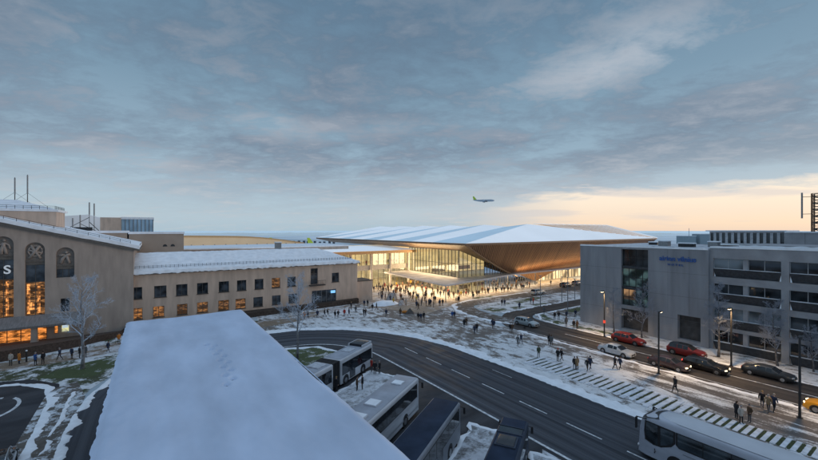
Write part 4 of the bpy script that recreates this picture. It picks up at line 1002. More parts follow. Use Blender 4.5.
    # glowing entrance wall under the far flank
    eg = MB(); eg.quad(T(112,87.6,0),T(186,88.6,0),T(186,88.6,3.6),T(112,87.6,3.6)); e_ = eg.build('entrance_glazing', glassy('bright_entrance',(0.3,0.25,0.2),emit=(1.0,0.72,0.36),estr=1.5,scale=.35,stretch=(1,1,.6),espread=(.35,.6)), b)
    for k in range(38): x = 112+k*2; MB().box(x-TX-.07,x-TX+.07,87.3-TY,87.55-TY,0,3.6).build('mullion', MULL, e_)
    # ---- V shaped canopy over the forecourt
    pts = [(61.9,106.5),(60.6,90),(59.4,72.5),(66,73.9),(76,76.0),(86,78.2),(94.4,79.4),(104,79.9),(128,80.2),(190,80.6),(190,83.4),(128,83.0),(104,83.3),(95,82.6),(72.0,81.9),(71.9,106.5)]
    cp = MB(); cp.prism([(x-TX,y-TY) for x,y in pts], 4.28, 4.55, 0, 1)
    c_ = cp.build('canopy', [SOFFIT, CANOPY], b)
    lip = MB(); outer = pts[:10]
    for (p,q) in zip(outer, outer[1:]): lip.bar(T(p[0],p[1],4.40),T(q[0],q[1],4.40),.12,.36)
    lip.build('canopy_edge', mat('pale_canopy_edge',(0.60,0.60,0.62),0.5), c_)
    for (x,y) in ((60.9,74.3),(62.4,90),(63.0,104),(75,77.6),(90,80.2),(104,80.9),(118,81.2),(132,81.4)): MB().cyl(T(x,y,2.1), .13, 4.2, 10).build('canopy_post', STEEL, c_)
    # downlights let into the canopy soffit
    dl = MB()
    for k in range(8):
        for j in range(2): dl.box(64+j*4-TX,64.5+j*4-TX,76+k*3.8-TY,76.5+k*3.8-TY,4.235,4.275)
    for k in range(24): x = 76+k*3.2; dl.box(x-TX,x+.4-TX,80.9-TY,81.3-TY,4.235,4.275) if x > 90 else None
    dl.build('downlights', mat('lamp_warm',(1,.8,.5),.5,emit=(1,.72,.35),estr=10), c_)
    return b
SNOWR = mat('roof_snow_glowing', (0.88,0.91,0.94), 0.7, var=.04, scale=.08, bump=.05, emit=(.86,.93,1.0), estr=.26)  # glow put into the roof snow so that it reads as lit
SNOWB = mat('roof_snow_shaded_blue', (0.62,0.76,0.86), 0.5, var=.05, scale=.08, bump=.05, emit=(.55,.80,1.0), estr=.15)  # bluer copy of the snow: shaded pleats painted in, with a dimmer glow
new_terminal()
# the lit lamps of the terminal: warm light pouring out of the hall and from beneath the canopy
def area(name, loc, size, sy, energy, rot, col=(1.0,0.71,0.40)):
    l = bpy.data.lights.new(name, 'AREA'); l.shape = 'RECTANGLE'; l.size = size; l.size_y = sy; l.energy = energy; l.color = col
    o = bpy.data.objects.new(name, l); C.objects.link(o); o.location = loc; o.rotation_euler = rot; return o
area('canopy_lamp', (65.5,90,4.1), 9, 28, 3300, (0,0,0))
area('canopy_lamp', (82,79.4,4.1), 20, 2.0, 1500, (0,0,0))
area('canopy_lamp', (120,81.6,4.1), 50, 1.6, 2800, (0,0,0))
area('hall_lamp', (88,100,12.1), 26, 24, 2600, (0,0,0), (1.0,.74,.40))
area('gallery_lamp', (48,113,10.5), 44, 8, 1600, (0,0,0), (1.0,.74,.40))
area('ground_hall_lamp', (48,113,6.0), 44, 8, 1300, (0,0,0))
area('hall_glow', (71.5,94,6.5), 9, 24, 3800, (0,PI/2,0))            # light leaving the west glass
area('wing_glow', (52,106.4,3.2), 36, 4.5, 3000, (-PI/2,0,0))          # light leaving the wing glass
# uplights washing the foot of the bronze flank
area('flank_uplight', (138,80.7,4.8), 84, .5, 1400, (math.radians(160),0,0), (1.0,.58,.25))

# ---------------------------------------------------------------- hotel
CONC = mat('pale_concrete_panel', (0.285,0.298,0.325), 0.85, var=.11, scale=.8, bump=.06, stretch=(1,1,.16))
CONC2 = mat('hotel_frame_concrete', (0.335,0.345,0.37), 0.85, var=.11, scale=.5)
DARKSP = mat('dark_planter_panel', (0.045,0.052,0.062), 0.6, var=.2)
HG = glassy('hotel_glass', (0.030,0.036,0.042), scale=.5, rough=.05, var=.7)
HGG = glassy('hotel_stair_glass', (0.025,0.045,0.050), scale=.7, rough=.05, var=.8, emit=(0.30,0.52,0.50), estr=.14, espread=(.48,.62))
HGW = glassy('hotel_warm_glass', (0.06,0.05,0.045), scale=.6, emit=(1.0,0.55,0.25), estr=.35, espread=(.5,.66))
HGP = glassy('hotel_pale_glass', (0.16,0.19,0.21), scale=.4, rough=.05, var=.5)
WHITEF = mat('pale_frame', (0.45,0.46,0.48), .5)
def hotel():
    ox, oy = 83, 10
    b = empty('hotel', (ox,oy,0), 0, 'grey concrete hotel block with blue lettering, tall stair window and banded rooms', 'building')
    PL = lambda s,z,d: (70+d-ox, s-oy, z); PR = lambda s,z,d: (70.6+d-ox, s-oy, z)
    yj = 22.9; yl = 43.8; zt = 14.95
    mb = MB(); holes_wall(mb, PL, yj, yl, 0, zt, [(31.4,35.9,4.6,14.6),(31.4,35.9,0.4,4.0),(23.9,27.0,.6,4.45)], .9)
    mb.quad((70-ox,yl-oy,0),(96-ox,yl-oy,0),(96-ox,yl-oy,zt),(70-ox,yl-oy,zt)); mb.quad((70-ox,yj-oy,0),(71.2-ox,yj-oy,0),(71.2-ox,yj-oy,zt),(70-ox,yj-oy,zt))
    mb.build('wall', CONC, b)
    # formwork joints
    jn = MB()
    for z in (3.7,7.4,11.1): 
        for (a,c) in ((yj+.05,31.3),(36.0,yl-.05)): pbox(jn,PL,a,c,z-.015,z+.015,-.006,.02)
    for s in (25.4,28.4,38.6,41.2): pbox(jn,PL,s-.012,s+.012,4.6,zt-.1,-.006,.02)
    jn.build('panel_joints', mat('joint_grey',(0.13,0.13,0.135),.9), b)  # dark grey of the joint lines between panels
    # stair window: four columns, three tiers with dark bands
    mats_ = [HGW, HGG, HGG]
    for i,(a,c) in enumerate(((4.6,7.5),(7.95,11.2),(11.6,14.6))):
        window(PL,31.4,35.9,a,c,.6,b,METALR,[HGG,HGG,HG][i],4,2,w=.1,name='stair_window')
    bb = MB(); pbox(bb,PL,31.4,35.9,7.5,7.95,.3,.7); pbox(bb,PL,31.4,35.9,11.2,11.6,.3,.7); bb.build('stair_band', DARKSP, b)
    wl = MB(); pbox(wl,PL,33.7,35.7,5.6,7.4,.57,.59); wl.build('lit_room', HGW, b)
    RECM = mat('recess_shadow',(0.085,0.083,0.083),.9,var=.2,scale=1)
    rc = MB(); rc.quad(PL(31.4,.4,.9),PL(35.9,.4,.9),PL(35.9,4.0,.9),PL(31.4,4.0,.9)); rc.build('recess', RECM, b)
    rc = MB(); rc.quad(PL(23.9,.6,.9),PL(27,.6,.9),PL(27,4.45,.9),PL(23.9,4.45,.9)); rc.build('garage_recess', RECM, b)
    # right wing: four floors of bays between broad piers
    piers = [(yj-.0,22.5),(14.15,14.95),(6.0,6.8),(-2.2,-1.4),(-10.2,-9.4),(-18,-17.2)]; bays = [(14.95,22.5),(6.8,14.15),(-1.4,6.0),(-9.4,-2.2),(-17.2,-10.2)]
    fl = [(12.2,13.75),(8.5,9.95),(4.75,6.45),(1.25,3.0)]
    holes = [(a,c,z0-1.25,z1) for a,c in bays for z0,z1 in fl]
    mb = MB(); holes_wall(mb, PR, -18, yj, 0, zt+.35, holes, .55); mb.build('wall', CONC2, b)
    for q,(a,c) in enumerate(bays):
        for i,(z0,z1) in enumerate(fl):
            mid = (a+c)/2
            for h,(s,t) in enumerate(((a,mid-.28),(mid+.28,c))):
                gm = HGP if (q == 0 and i == 2) or (q == 0 and i == 0 and h == 1) else HG
                window(PR,s,t,z0,z1,.4,b,WHITEF,gm,2,1,w=.06)
            pr = MB(); pbox(pr,PR,mid-.278,mid+.278,z0,z1,.12,.5); pr.build('mullion_pier', CONC2, b)
            pn = MB(); pn.quad(PR(a+.05,z0-.05,-.12),PR(c-.05,z0-.05,-.12),PR(c-.25,z0-1.22,.22),PR(a+.25,z0-1.22,.22)); pn.quad(PR(a+.05,z0-.05,-.12),PR(c-.05,z0-.05,-.12),PR(c-.05,z0+.0,.39),PR(a+.05,z0+.0,.39))
            pn.poly([PR(a+.05,z0-.05,-.12),PR(a+.25,z0-1.22,.22),PR(a+.25,z0-1.22,.5),PR(a+.05,z0-.05,.5)]); pn.poly([PR(c-.05,z0-.05,-.12),PR(c-.25,z0-1.22,.22),PR(c-.25,z0-1.22,.5),PR(c-.05,z0-.05,.5)])
            p_ = pn.build('planter_panel', DARKSP, b)
            s_ = MB(); 
            for k in range(8):
                s0 = a+.1+(c-a-.2)*k/8; s1 = s0+(c-a-.2)/8+.01; pbox(s_,PR,s0,s1,z0+.004,z0+.03+random.uniform(0,.05),-.10+random.uniform(0,.05),.3)
            s_.build('sill_snow', SNOW, p_)
    # roof, snow and parapets
    rt = MB(); rt.box(70.02-ox,95.98-ox,yj+.02-oy,yl-.02-oy,zt-.3,zt-.02); rt.box(70.62-ox,95.98-ox,-18-oy,yj-oy,zt,zt+.33); rt.build('roof', TRIM, b)
    nseg = 80
    def snowrim(xa, ya, yb, z, wd):
        sn = MB()
        for k in range(nseg):
            a, c = ya+(yb-ya)*k/nseg, ya+(yb-ya)*(k+1)/nseg; h = lambda s: .26+.12*mnoise.noise(Vector((s*.8,z,2)))+.06*mnoise.noise(Vector((s*2.5,z,5)))
            sn.quad((xa-.06-ox,a-oy,z-.02),(xa-.06-ox,c-oy,z-.02),(xa-ox,c-oy,z+h(c)),(xa-ox,a-oy,z+h(a))); sn.quad((xa-ox,a-oy,z+h(a)),(xa-ox,c-oy,z+h(c)),(xa+wd-ox,c-oy,z+h(c)*.9),(xa+wd-ox,a-oy,z+h(a)*.9)); sn.quad((xa+wd-ox,a-oy,z+h(a)*.9),(xa+wd-ox,c-oy,z+h(c)*.9),(xa+wd-ox,c-oy,z-.3),(xa+wd-ox,a-oy,z-.3))
        sn.build('parapet_snow', SNOW, b)
    snowrim(70,yj,yl,zt,.5); snowrim(70.6,-18,yj,zt+.35,.6); snowrim(76.0,-18,yj-2,zt+.40,.5)
    rs = MB(); rs.box(70.6-ox,95.9-ox,yj-oy,yl-.1-oy,zt-.019,zt+.03); rs.box(71.3-ox,95.9-ox,-17.9-oy,yj-oy-.05,zt+.332,zt+.36); rs.build('roof_snow', snowy('roof_thin_snow',(0.66,0.71,0.77),(0.16,0.16,0.165),.42,.55,.5), b)
    st = MB(); st.box(76.0-ox,95.9-ox,-18-oy,yj-2-oy,zt+.36,zt+.75); st.build('roof_step', CONC2, b)
    # penthouse with a row of tall windows
    x0, y0, y1, z0, z1 = 88, 18.0, 28.6, 15.4, 17.75
    PP = lambda s,z,d: (x0+d-ox, s-oy, z)
    n = 12; wd = (y1-y0)/n; hs = [(y0+k*wd+wd*.30, y0+k*wd+wd*.85, z0+.2, z1-.25) for k in range(n)]
    mb = MB(); holes_wall(mb,PP,y0,y1,z0,z1,hs,.3); mb.box(x0+.3-ox,x0+7-ox,y0+.01-oy,y1-.01-oy,z0,z1-.01); mb.quad((x0-ox,y1-oy,z0),(x0+7-ox,y1-oy,z0),(x0+7-ox,y1-oy,z1),(x0-ox,y1-oy,z1))
    pw = mb.build('penthouse', mat('pale_penthouse',(0.52,0.54,0.57),.7), b)
    for h in hs: window(PP,*h,.2,pw,FRAME,HG,1,1,w=.05)
    MB().box(x0-.5-ox,x0+7.4-ox,y0-.2-oy,y1+.5-oy,z1,z1+.2).build('roof_snow', SNOW, pw, bevel=.04)
    pb = MB(); pb.box(x0-1.2-ox,x0+6-ox,-18-oy,y0-.1-oy,z0,z1-.2); pb.box(x0-1.3-ox,x0-1.21-ox,15.6-oy,17-oy,z0,z1-.3); p2 = pb.build('plant_room', CONC2, b); MB().box(x0-1.4-ox,x0+6-ox,-18-oy,y0-.05-oy,z1-.198,z1-.02).build('roof_snow', SNOW, p2)
    # blue letters
    BL = mat('blue_letters', (0.025,0.085,0.30), .4, emit=(.05,.18,.6), estr=.05)
    Mx = Matrix(((0,0,-1,0),(-1,0,0,0),(0,1,0,0),(0,0,0,1)))
    text_mesh('hotel_lettering','airinn vilnius',1.12,.07,BL,b,Matrix.Translation(Vector(PL(29.62,13.0,-.09)))@Mx,width=5.15)
    text_mesh('hotel_lettering','H O T E L',.42,.05,BL,b,Matrix.Translation(Vector(PL(28.4,12.25,-.07)))@Mx,width=2.2)
    return b
hotel()
# small plant on the hotel roof
for k,(x,y,sx,sy,h,lab) in enumerate(((80,33,1.4,1.6,.9,'small dark vent box capped with snow, left of the roof plant'),(79,29,1.0,2.4,.6,'long low vent box on the snowy hotel roof'),(82,26,1.4,1.4,.9,'square snow capped vent box nearest the hotel penthouse'),(86,37,3,1.6,.5,'low flat duct on the far side of the hotel roof'))):
    v = empty('roof_vent',(x,y,14.96),0,lab,'roof vent'); MB().box(-sx/2,sx/2,-sy/2,sy/2,0,h).build('housing',METALR if k%2 else STEEL,v,bevel=.04); MB().box(-sx/2-.08,sx/2+.08,-sy/2-.08,sy/2+.08,h,h+.18).build('snow_cap',SNOW,v,bevel=.06)
# lattice mast on the hotel roof
lm = empty('lattice_mast',(88.5,14.2,17.6),0,'rusty dark lattice mast with side antenna rising above the hotel roof','mast')
mb = MB(); h = 6.3
for (x,y) in ((0,.9),(0,-.9),(1.6,.9),(1.6,-.9)): mb.bar((x,y,0),(x,y,h),.20)
mb.build('corner_post', mat('rusty_steel',(0.16,0.075,0.035),.8,var=.4,scale=3), lm)
mb = MB(); nb = 12
for k in range(nb):
    za, zb = h*k/nb, h*(k+1)/nb; s = 1 if k%2 else -1
    for x in (0,1.6): mb.bar((x,.9*s,za),(x,-.9*s,zb),.09); mb.bar((x,-.9,zb),(x,.9,zb),.08)
    for y in (.9,-.9): mb.bar((0,y,za),(1.6,y,zb),.08)
mb.build('bracing', METALR, lm)
mb = MB(); mb.tube([(-.2,2.0,2.3),(-.2,2.0,6.5)],[.12,.12],8); an = mb.build('side_antenna', STEEL, lm); MB().bar((0,.9,3.0),(-.2,2.0,3.0),.08).bar((0,.9,5.8),(-.2,2.0,5.8),.08).build('arm', METALR, an)

# ---------------------------------------------------------------- far things
GREEN = mat('lime_green_fin', (0.42,0.60,0.05), .4, emit=(.4,.6,.02), estr=.08); WHITEP = mat('white_plane', (0.72,0.75,0.78), .35); NAVY = mat('dark_navy', (0.09,0.11,0.14), .5)  # NAVY: plain dark colour of engines, cabin windows and gear
def plane(label, loc, rz, k=1.0, pitch=0.0, paint=None, cat='aircraft', gear=False):
    p = empty('aircraft', loc, rz, label, cat); p.rotation_euler = (pitch,0,rz); p.rotation_mode = 'XYZ'
    # nose towards +y, origin mid fuselage
    ys = [-18.5,-15,-10,-5,0,8,13,15.5,17.3,18.3,18.6]; rs = [.35,1.0,1.6,1.95,2,2,1.95,1.7,1.15,.55,.1]; zs = [1.1,.75,.3,.05,0,0,0,-.1,-.3,-.45,-.5]
    MB().tube([(0,y,z) for y,z in zip(ys,zs)], rs, 16).build('fuselage', paint or WHITEP, p, smooth=True)
    for s in (-1,1):
        w = MB(); top = [(s*1.6,3,-.7),(s*17,-6.5,.9),(s*17,-8,.9),(s*6,-4.2,-.2),(s*1.6,-4,-.7)]; bt = [(x,y,z-.35) for x,y,z in top]
        w.poly(top); w.poly(bt)
        for i in range(5): w.quad(top[i],top[(i+1)%5],bt[(i+1)%5],bt[i])
        w.build('wing', paint or WHITEP, p)
        MB().tube([(s*5.8,3.8,-1.8),(s*5.8,3,-1.8),(s*5.8,-.6,-1.7)],[.95,1.15,.7],12).build('engine', NAVY, p, smooth=True)
        t = MB(); tp = [(s*.5,-14,1.2),(s*6.2,-17.6,1.7),(s*6.2,-18.8,1.7),(s*.5,-17.6,1.2)]; b2 = [(x,y,z-.22) for x,y,z in tp]; t.poly(tp); t.poly(b2)
        for i in range(4): t.quad(tp[i],tp[(i+1)%4],b2[(i+1)%4],b2[i])
        t.build('tailplane', paint or WHITEP, p)
    f = MB(); pr = [(-11,1.6),(-13,2.2),(-17.6,7.6),(-19.6,7.6),(-18.4,1.2)]; a = [(-.16,y,z) for y,z in pr]; c = [(.16,y,z) for y,z in pr]; f.poly(a); f.poly(c)
    for i in range(5): f.quad(a[i],a[(i+1)%5],c[(i+1)%5],c[i])
    f.build('tail_fin', GREEN, p)
    wn = MB()
    for s in (-1,1):
        for i in range(36): y = -11+i*.68; wn.box(s*1.99-.02,s*1.99+.02,y,y+.3,.25,.65)
    wn.build('cabin_windows', NAVY, p)
    if gear:
        for (x,y,z) in ((-3,-1.5,-1),(3,-1.5,-1),(0,13,-1.6)): g_ = MB(); g_.bar((x,y,z),(x,y,-3.3),.25); g_.cyl((x,y,-3.2),.55,.8,10,axis='x'); g_.build('landing_gear', NAVY, p)
    return p
k = (484-409)/F; Yp = 655.0
plane('airliner with a lime green tail climbing above the terminal roof', (CX*k*Yp+SX*Yp, -SX*k*Yp+CX*Yp, 18+(230-200.6)*Yp/F), -(PI/2)-TH+.12, pitch=.03, paint=mat('blue_grey_airliner',(0.46,0.53,0.60),.4))
for (u,Y,rz,lab) in ((272,300,-1.25,'parked aircraft behind the pier, only its left green tail fin showing'),(311,290,-1.35,'parked aircraft beside the new terminal roof, its green tail fin slanting')):
    k = (u-409)/F; plane(lab, (CX*k*Y+SX*Y+16, -SX*k*Y+CX*Y+4, 4.5), rz, gear=True)
# control mast and sheds on the far right horizon
def farbox(name, u0, u1, vt, Y, m, label, cat):
    k0, k1 = (u0-409)/F, (u1-409)/F; a = Vector((CX*k0*Y+SX*Y, -SX*k0*Y+CX*Y, 0)); c = Vector((CX*k1*Y+SX*Y, -SX*k1*Y+CX*Y, 0)); mid = (a+c)/2
    z = 18-(vt-230)*Y/F; ln = (c-a).length
    b = empty(name, mid, -TH, label, cat); MB().box(-ln/2,ln/2,0,12,0,z).build('wall', m, b); MB().box(-ln/2-.3,ln/2+.3,-.3,12,z,z+.5).build('roof_snow', SNOW, b); return b
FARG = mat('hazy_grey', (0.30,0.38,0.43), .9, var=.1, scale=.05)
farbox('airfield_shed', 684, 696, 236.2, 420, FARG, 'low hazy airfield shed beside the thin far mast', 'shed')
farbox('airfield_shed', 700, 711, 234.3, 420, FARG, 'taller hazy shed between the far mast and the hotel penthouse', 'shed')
k = (689-409)/F; Y = 415; m_ = empty('radio_mast',(CX*k*Y+SX*Y,-SX*k*Y+CX*Y,0),0,'thin radio mast far off on the airfield right of the terminal','mast'); MB().tube([(0,0,0),(0,0,20)],[.3,.2],6).build('mast', FARG, m_); MB().bar((-1.2,0,16),(1.2,0,16),.25).build('crossarm', FARG, m_)
# hazy woods along the horizon: nobody could count these
def woods():
    mb = MB(); rnd = random.Random(3)
    for Y, hmax, seed in ((1900,9,1),(1300,6,5)):
        n = 260; prev = None
        for i in range(n+1):
            a = math.radians(-62+124*i/n); x, y = Y*math.sin(a), Y*math.cos(a); hh = hmax*(.55+.6*mnoise.noise(Vector((i*.11,seed,0)))+.3*mnoise.noise(Vector((i*.9,seed,3))))
            if Y == 1300 and mnoise.noise(Vector((i*.05,seed,9))) < 0.0: hh = .3
            X, Z = CX*x+SX*y, -SX*x+CX*y
            if prev: mb.quad((prev[0],prev[1],-.5),(X,Z,-.5),(X,Z,hh),(prev[0],prev[1],prev[2])); mb.quad((prev[0],prev[1],prev[2]),(X,Z,hh),(X*1.03,Z*1.03,hh*.8),(prev[0]*1.03,prev[1]*1.03,prev[2]*.8))
            prev = (X,Z,hh)
    tag(mb.build('distant_woods', mat('hazy_woods',(0.12,0.19,0.23),.95,var=.2,scale=.01,emit=(.36,.46,.54),estr=.78)), kind='stuff')  # haze over the woods put into their colour as a pale glow
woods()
# parked ground equipment: dark specks on the apron behind the wing
gpk = random.Random(5)
for i in range(9):
    u = 293+i*5.2+gpk.uniform(-1,1); Y = 480; k = (u-409)/F; z = 8.4
    q = empty('baggage_cart',(CX*k*Y+SX*Y,-SX*k*Y+CX*Y,0),-TH,'small dark baggage truck parked in the row between the tan pier and the terminal','ground vehicle','airfield trucks parked beyond the wing roof')
    MB().box(-1.4,1.4,0,2.2,.5,3.2+gpk.uniform(0,1.6)).build('body', NAVY, q, bevel=.1); MB().cyl((-.8,0,.5),.5,.3,10,axis='y').cyl((.8,0,.5),.5,.3,10,axis='y').build('wheels', METALR, q)
# ---------------------------------------------------------------- vehicles
TYRE = mat('tyre_rubber', (0.02,0.02,0.022), .85); RIM = mat('alloy_rim', (0.35,0.36,0.38), .35, metal=.8); CGL = glassy('car_glass', (0.018,0.022,0.027), rough=.05, scale=.8, var=.6)
BLK = mat('black_plastic', (0.02,0.02,0.022), .6); HEAD = mat('headlamp_lit', (0.9,0.85,0.7), .2, emit=(1,.78,.45), estr=3.0); HEADOFF = mat('headlamp_clear', (0.55,0.57,0.6), .15); TAIL = mat('tail_lamp', (0.25,0.01,0.01), .3, emit=(1,.05,.03), estr=.12); TAILON = mat('tail_lamp_on', (0.4,0.01,0.01), .3, emit=(1,.06,.04), estr=3.0)
PLATE = mat('number_plate_blank', (0.6,0.62,0.62), .5)
def paint(name, col, rough=.32): return mat('paint_'+name, col, rough, metal=.15, var=.05, scale=2, coat=.6)
PROF = {
 'suv':   [(0,.46,0),(.012,.60,0),(.03,.66,0),(.085,.95,1),(.13,.985,1),(.30,1.0,1),(.315,1.0,2),(.46,.995,1),(.475,.993,2),(.60,.955,1),(.735,.655,0),(.86,.615,0),(.955,.545,0),(.985,.47,0),(1,.38,0)],
 'estate':[(0,.46,0),(.012,.60,0),(.03,.66,0),(.11,.93,1),(.16,.975,1),(.33,1.0,1),(.345,1.0,2),(.48,.99,1),(.495,.987,2),(.585,.955,1),(.725,.655,0),(.86,.60,0),(.955,.53,0),(.985,.46,0),(1,.37,0)],
 'sedan': [(0,.46,0),(.012,.62,0),(.03,.66,0),(.15,.675,0),(.26,.92,1),(.325,.975,2),(.42,1.0,1),(.485,.993,1),(.50,.99,2),(.60,.945,1),(.735,.65,0),(.86,.60,0),(.955,.53,0),(.985,.45,0),(1,.36,0)],
}
def car(label, loc, rz, kind, pm, Lc=4.6, Wc=1.84, Hc=1.5, cat='car', roof=None, lit=False, tail=False, group=None, rim=None, snow=False, glassroof=False):
    r = empty('parked_car', loc, rz, label, cat, group)
    st = PROF[kind]; zb = .20; n = len(st); hw = Wc/2
    ring = []
    for t, zt, c in st:
        y = -Lc/2+t*Lc
        e = max(0, abs(t-.5)-.36)/.14; w = hw*(1-.17*e**2.2)
        z = zt*Hc; zbelt = min(.635*Hc, z-.015)
        wr = (.70 if c else .80)*w
        zb_ = zb+.10*max(0,abs(t-.5)-.42)/.08
        if c: pts = [(0,zb_),(.88*w,zb_),(.985*w,.26*Hc),(1.0*w,.45*Hc),(.955*w,zbelt),(.745*w,z-.085),(.63*w,z-.02),(0,z)]
        else: pts = [(0,zb_),(.88*w,zb_),(.985*w,.26*Hc),(1.0*w,min(.45*Hc,z-.06)),(.955*w,min(zbelt,z-.035)),(.89*w,z-.022),(.72*w,z-.006),(0,z+.012)]
        ring.append((y, pts))
    body, wnd = MB(), {}
    def addq(mb_, a, b, c, d): mb_.quad(a,b,c,d)
    for i in range(n-1):
        (y0,p0),(y1,p1) = ring[i], ring[i+1]; c0, c1 = st[i][2], st[i+1][2]
        for s in (-1,1):
            for j in range(7):
                q = [(s*p0[j][0],y0,p0[j][1]),(s*p0[j+1][0],y0,p0[j+1][1]),(s*p1[j+1][0],y1,p1[j+1][1]),(s*p1[j][0],y1,p1[j][1])]
                key = None
                if c0 and c1 and j == 4 and not (c0 == 1 and c1 == 2): key = 'side_window'+('r' if s > 0 else 'l')
                elif c0 and not c1 and j in (5,6): key = 'windscreen'
                elif (not c0) and c1 and j in (5,6): key = 'rear_window'
                elif glassroof and c0 and c1 and j == 6: key = 'glass_roof'
                if roof and c0 and c1 and j in (5,6) and key is None: key = 'roof'
                if key: addq(wnd.setdefault(key, MB()), *q)
                else: addq(body, *q)
    for (y,p) in (ring[0], ring[-1]):
        for s in (-1,1): body.poly([(s*x,y,z) for x,z in p])
    bo = body.build('body', pm, r, smooth=True, weld=.004)
    bo.data.set_sharp_from_angle(angle=.62)
    for k_, m_ in wnd.items():
        if k_ == 'roof': m_.build('roof', roof, r, smooth=True, weld=.004)
        else: m_.build(k_.replace('windowr','window').replace('windowl','window'), CGL, r, smooth=True, weld=.004)
    R_ = .335*Hc/1.5
    for s in (-1,1):
        for t in (.185,.80):
            y = -Lc/2+t*Lc
            a = MB(); a.cyl((s*(hw-.075),y,R_+.03),R_*1.16,.16,20,axis='x'); a.build('wheel_arch', BLK, r, smooth=False)
            wh = MB(); wh.tube([(s*(hw-.24),y,R_),(s*(hw-.22),y,R_),(s*(hw+.0),y,R_),(s*(hw+.02),y,R_)],[R_*.9,R_,R_,R_*.86],20); w_ = wh.build('wheel', TYRE, r)
            rm = MB(); rm.cyl((s*(hw+.022),y,R_),R_*.62,.02,18,axis='x')
            for q in range(5): an = 2*PI*q/5; rm.bar((s*(hw+.036),y,R_),(s*(hw+.036),y+R_*.58*math.cos(an),R_+R_*.58*math.sin(an)),.06)
            rm.build('rim', rim or RIM, w_)
        hl = MB(); hl.obox((s*hw*.68,Lc*.478,.475*Hc),.19,.05,.065,(Vector((1,-.32*s,0)).normalized(),Vector((.32*s,1,0)).normalized(),Vector((0,0,1)))); hl.build('headlight', HEAD if lit else HEADOFF, r, bevel=.02)
        tl = MB(); tl.obox((s*hw*.74,-Lc*.492,.565*Hc),.17,.04,.06,(Vector((1,.2*s,0)).normalized(),Vector((-.2*s,1,0)).normalized(),Vector((0,0,1)))); tl.build('tail_light', TAILON if tail else TAIL, r, bevel=.015)
        mr = MB(); mr.obox((s*(hw+.07),Lc*.185,.66*Hc),.09,.05,.065,(Vector((1,0,0)),Vector((0,1,0)),Vector((0,0,1)))); mr.build('mirror', pm, r, bevel=.03)
    g = MB(); g.box(-hw*.52,hw*.52,Lc*.485,Lc*.502,.26*Hc,.40*Hc); g.build('grille', BLK, r)
    pl = MB(); pl.box(-.26,.26,Lc*.5,Lc*.504,.22*Hc,.22*Hc+.11); pl.build('number_plate', PLATE, r)
    if snow: MB().sphere((0,-.1*Lc,Hc-.01),.55,12,8,sc=(1.0,1.3,.06)).build('roof_snow', SNOW, r, smooth=True)
    return r
RED = paint('red',(0.34,0.028,0.02)); RED2 = paint('dark_red',(0.19,0.018,0.018)); SILV = paint('silver',(0.50,0.53,0.56)); BLACK = paint('black',(0.014,0.014,0.016),.25); PLUM = paint('plum',(0.045,0.024,0.026)); DGREY = paint('charcoal',(0.035,0.04,0.045)); YEL = paint('yellow',(0.72,0.33,0.015)); LSIL = paint('pale_silver',(0.36,0.42,0.45)); BRRIM = mat('bright_rim',(0.6,.62,.64),.3,metal=.6)
S = PI   # heading -y
car('bright red estate car with roof rails passing the concrete hotel', (63.05,31.2,.01), S, 'estate', RED, 4.75,1.85,1.52, lit=False)
car('silver white saloon leaving the snowy kerb, left of the red estate', (55.8,29.3,.01), S, 'sedan', SILV, 4.75,1.85,1.46)
car('dark plum saloon behind the near lamp post, headlights on', (56.1,22.6,.01), S, 'sedan', PLUM, 4.6,1.84,1.46, lit=True)
car('red off-roader with black roof partly hidden by the black estate', (63.55,23.4,.01), S, 'suv', RED2, 4.5,1.9,1.66, roof=BLACK)
car('glossy black estate car with one red tail light glowing and headlights on', (59.0,19.6,.01), S, 'estate', BLACK, 4.8,1.88,1.5, lit=True, tail=True)
car('charcoal coupe with large bright alloy wheels before the hotel windows', (62.6,14.4,.01), S, 'sedan', DGREY, 4.85,1.92,1.42, rim=BRRIM)
tx = car('yellow taxi entering at the right edge of the street', (54.95,7.6,.01), 0, 'suv', YEL, 4.6,1.84,1.6, cat='taxi', lit=True, tail=True)
car('pale silver estate turning onto the snowy street below the loop', (58.6,47.6,.015), S+.05, 'estate', LSIL, 4.7,1.84,1.5)
car('pale silver car crossing the lit forecourt behind the thin lamp posts', (89.5,68.8,.02), -PI/2, 'suv', LSIL, 4.6,1.84,1.6)
car('dark grey car waiting at the far kerb, left of a pair', (108.7,73.0,.02), -PI/2, 'suv', DGREY, 4.5,1.84,1.55)
car('bluish grey car at the far kerb beside the hotel corner', (115.8,73.4,.02), -PI/2, 'suv', paint('slate',(0.12,.15,.19)), 4.5,1.84,1.55)
car('black car with glass roof and bright roof rails at the bottom left corner', (-9.55,40.6,.01), .10, 'suv', DGREY, 4.5,1.86,1.5, glassroof=True)
rl = MB()
for s in (-.62,.62): rl.tube([(s,-1.75,1.40),(s,-1.3,1.52),(s,.1,1.56),(s*1.02,.75,1.42),(s*1.08,1.2,1.02)],[.035]*5,6)
rl.build('roof_rail', mat('chrome',(0.6,.63,.66),.2,metal=.9), [o for o in C.objects if o.get('label','').startswith('black car with glass roof')][0])
rl = MB()
for s in (-.60,.60): rl.tube([(s,-1.7,1.45),(s,-1.2,1.56),(s,.3,1.55)],[.03]*3,6)
rl.build('roof_rail', BLK, [o for o in C.objects if o.get('label','').startswith('bright red estate')][0])

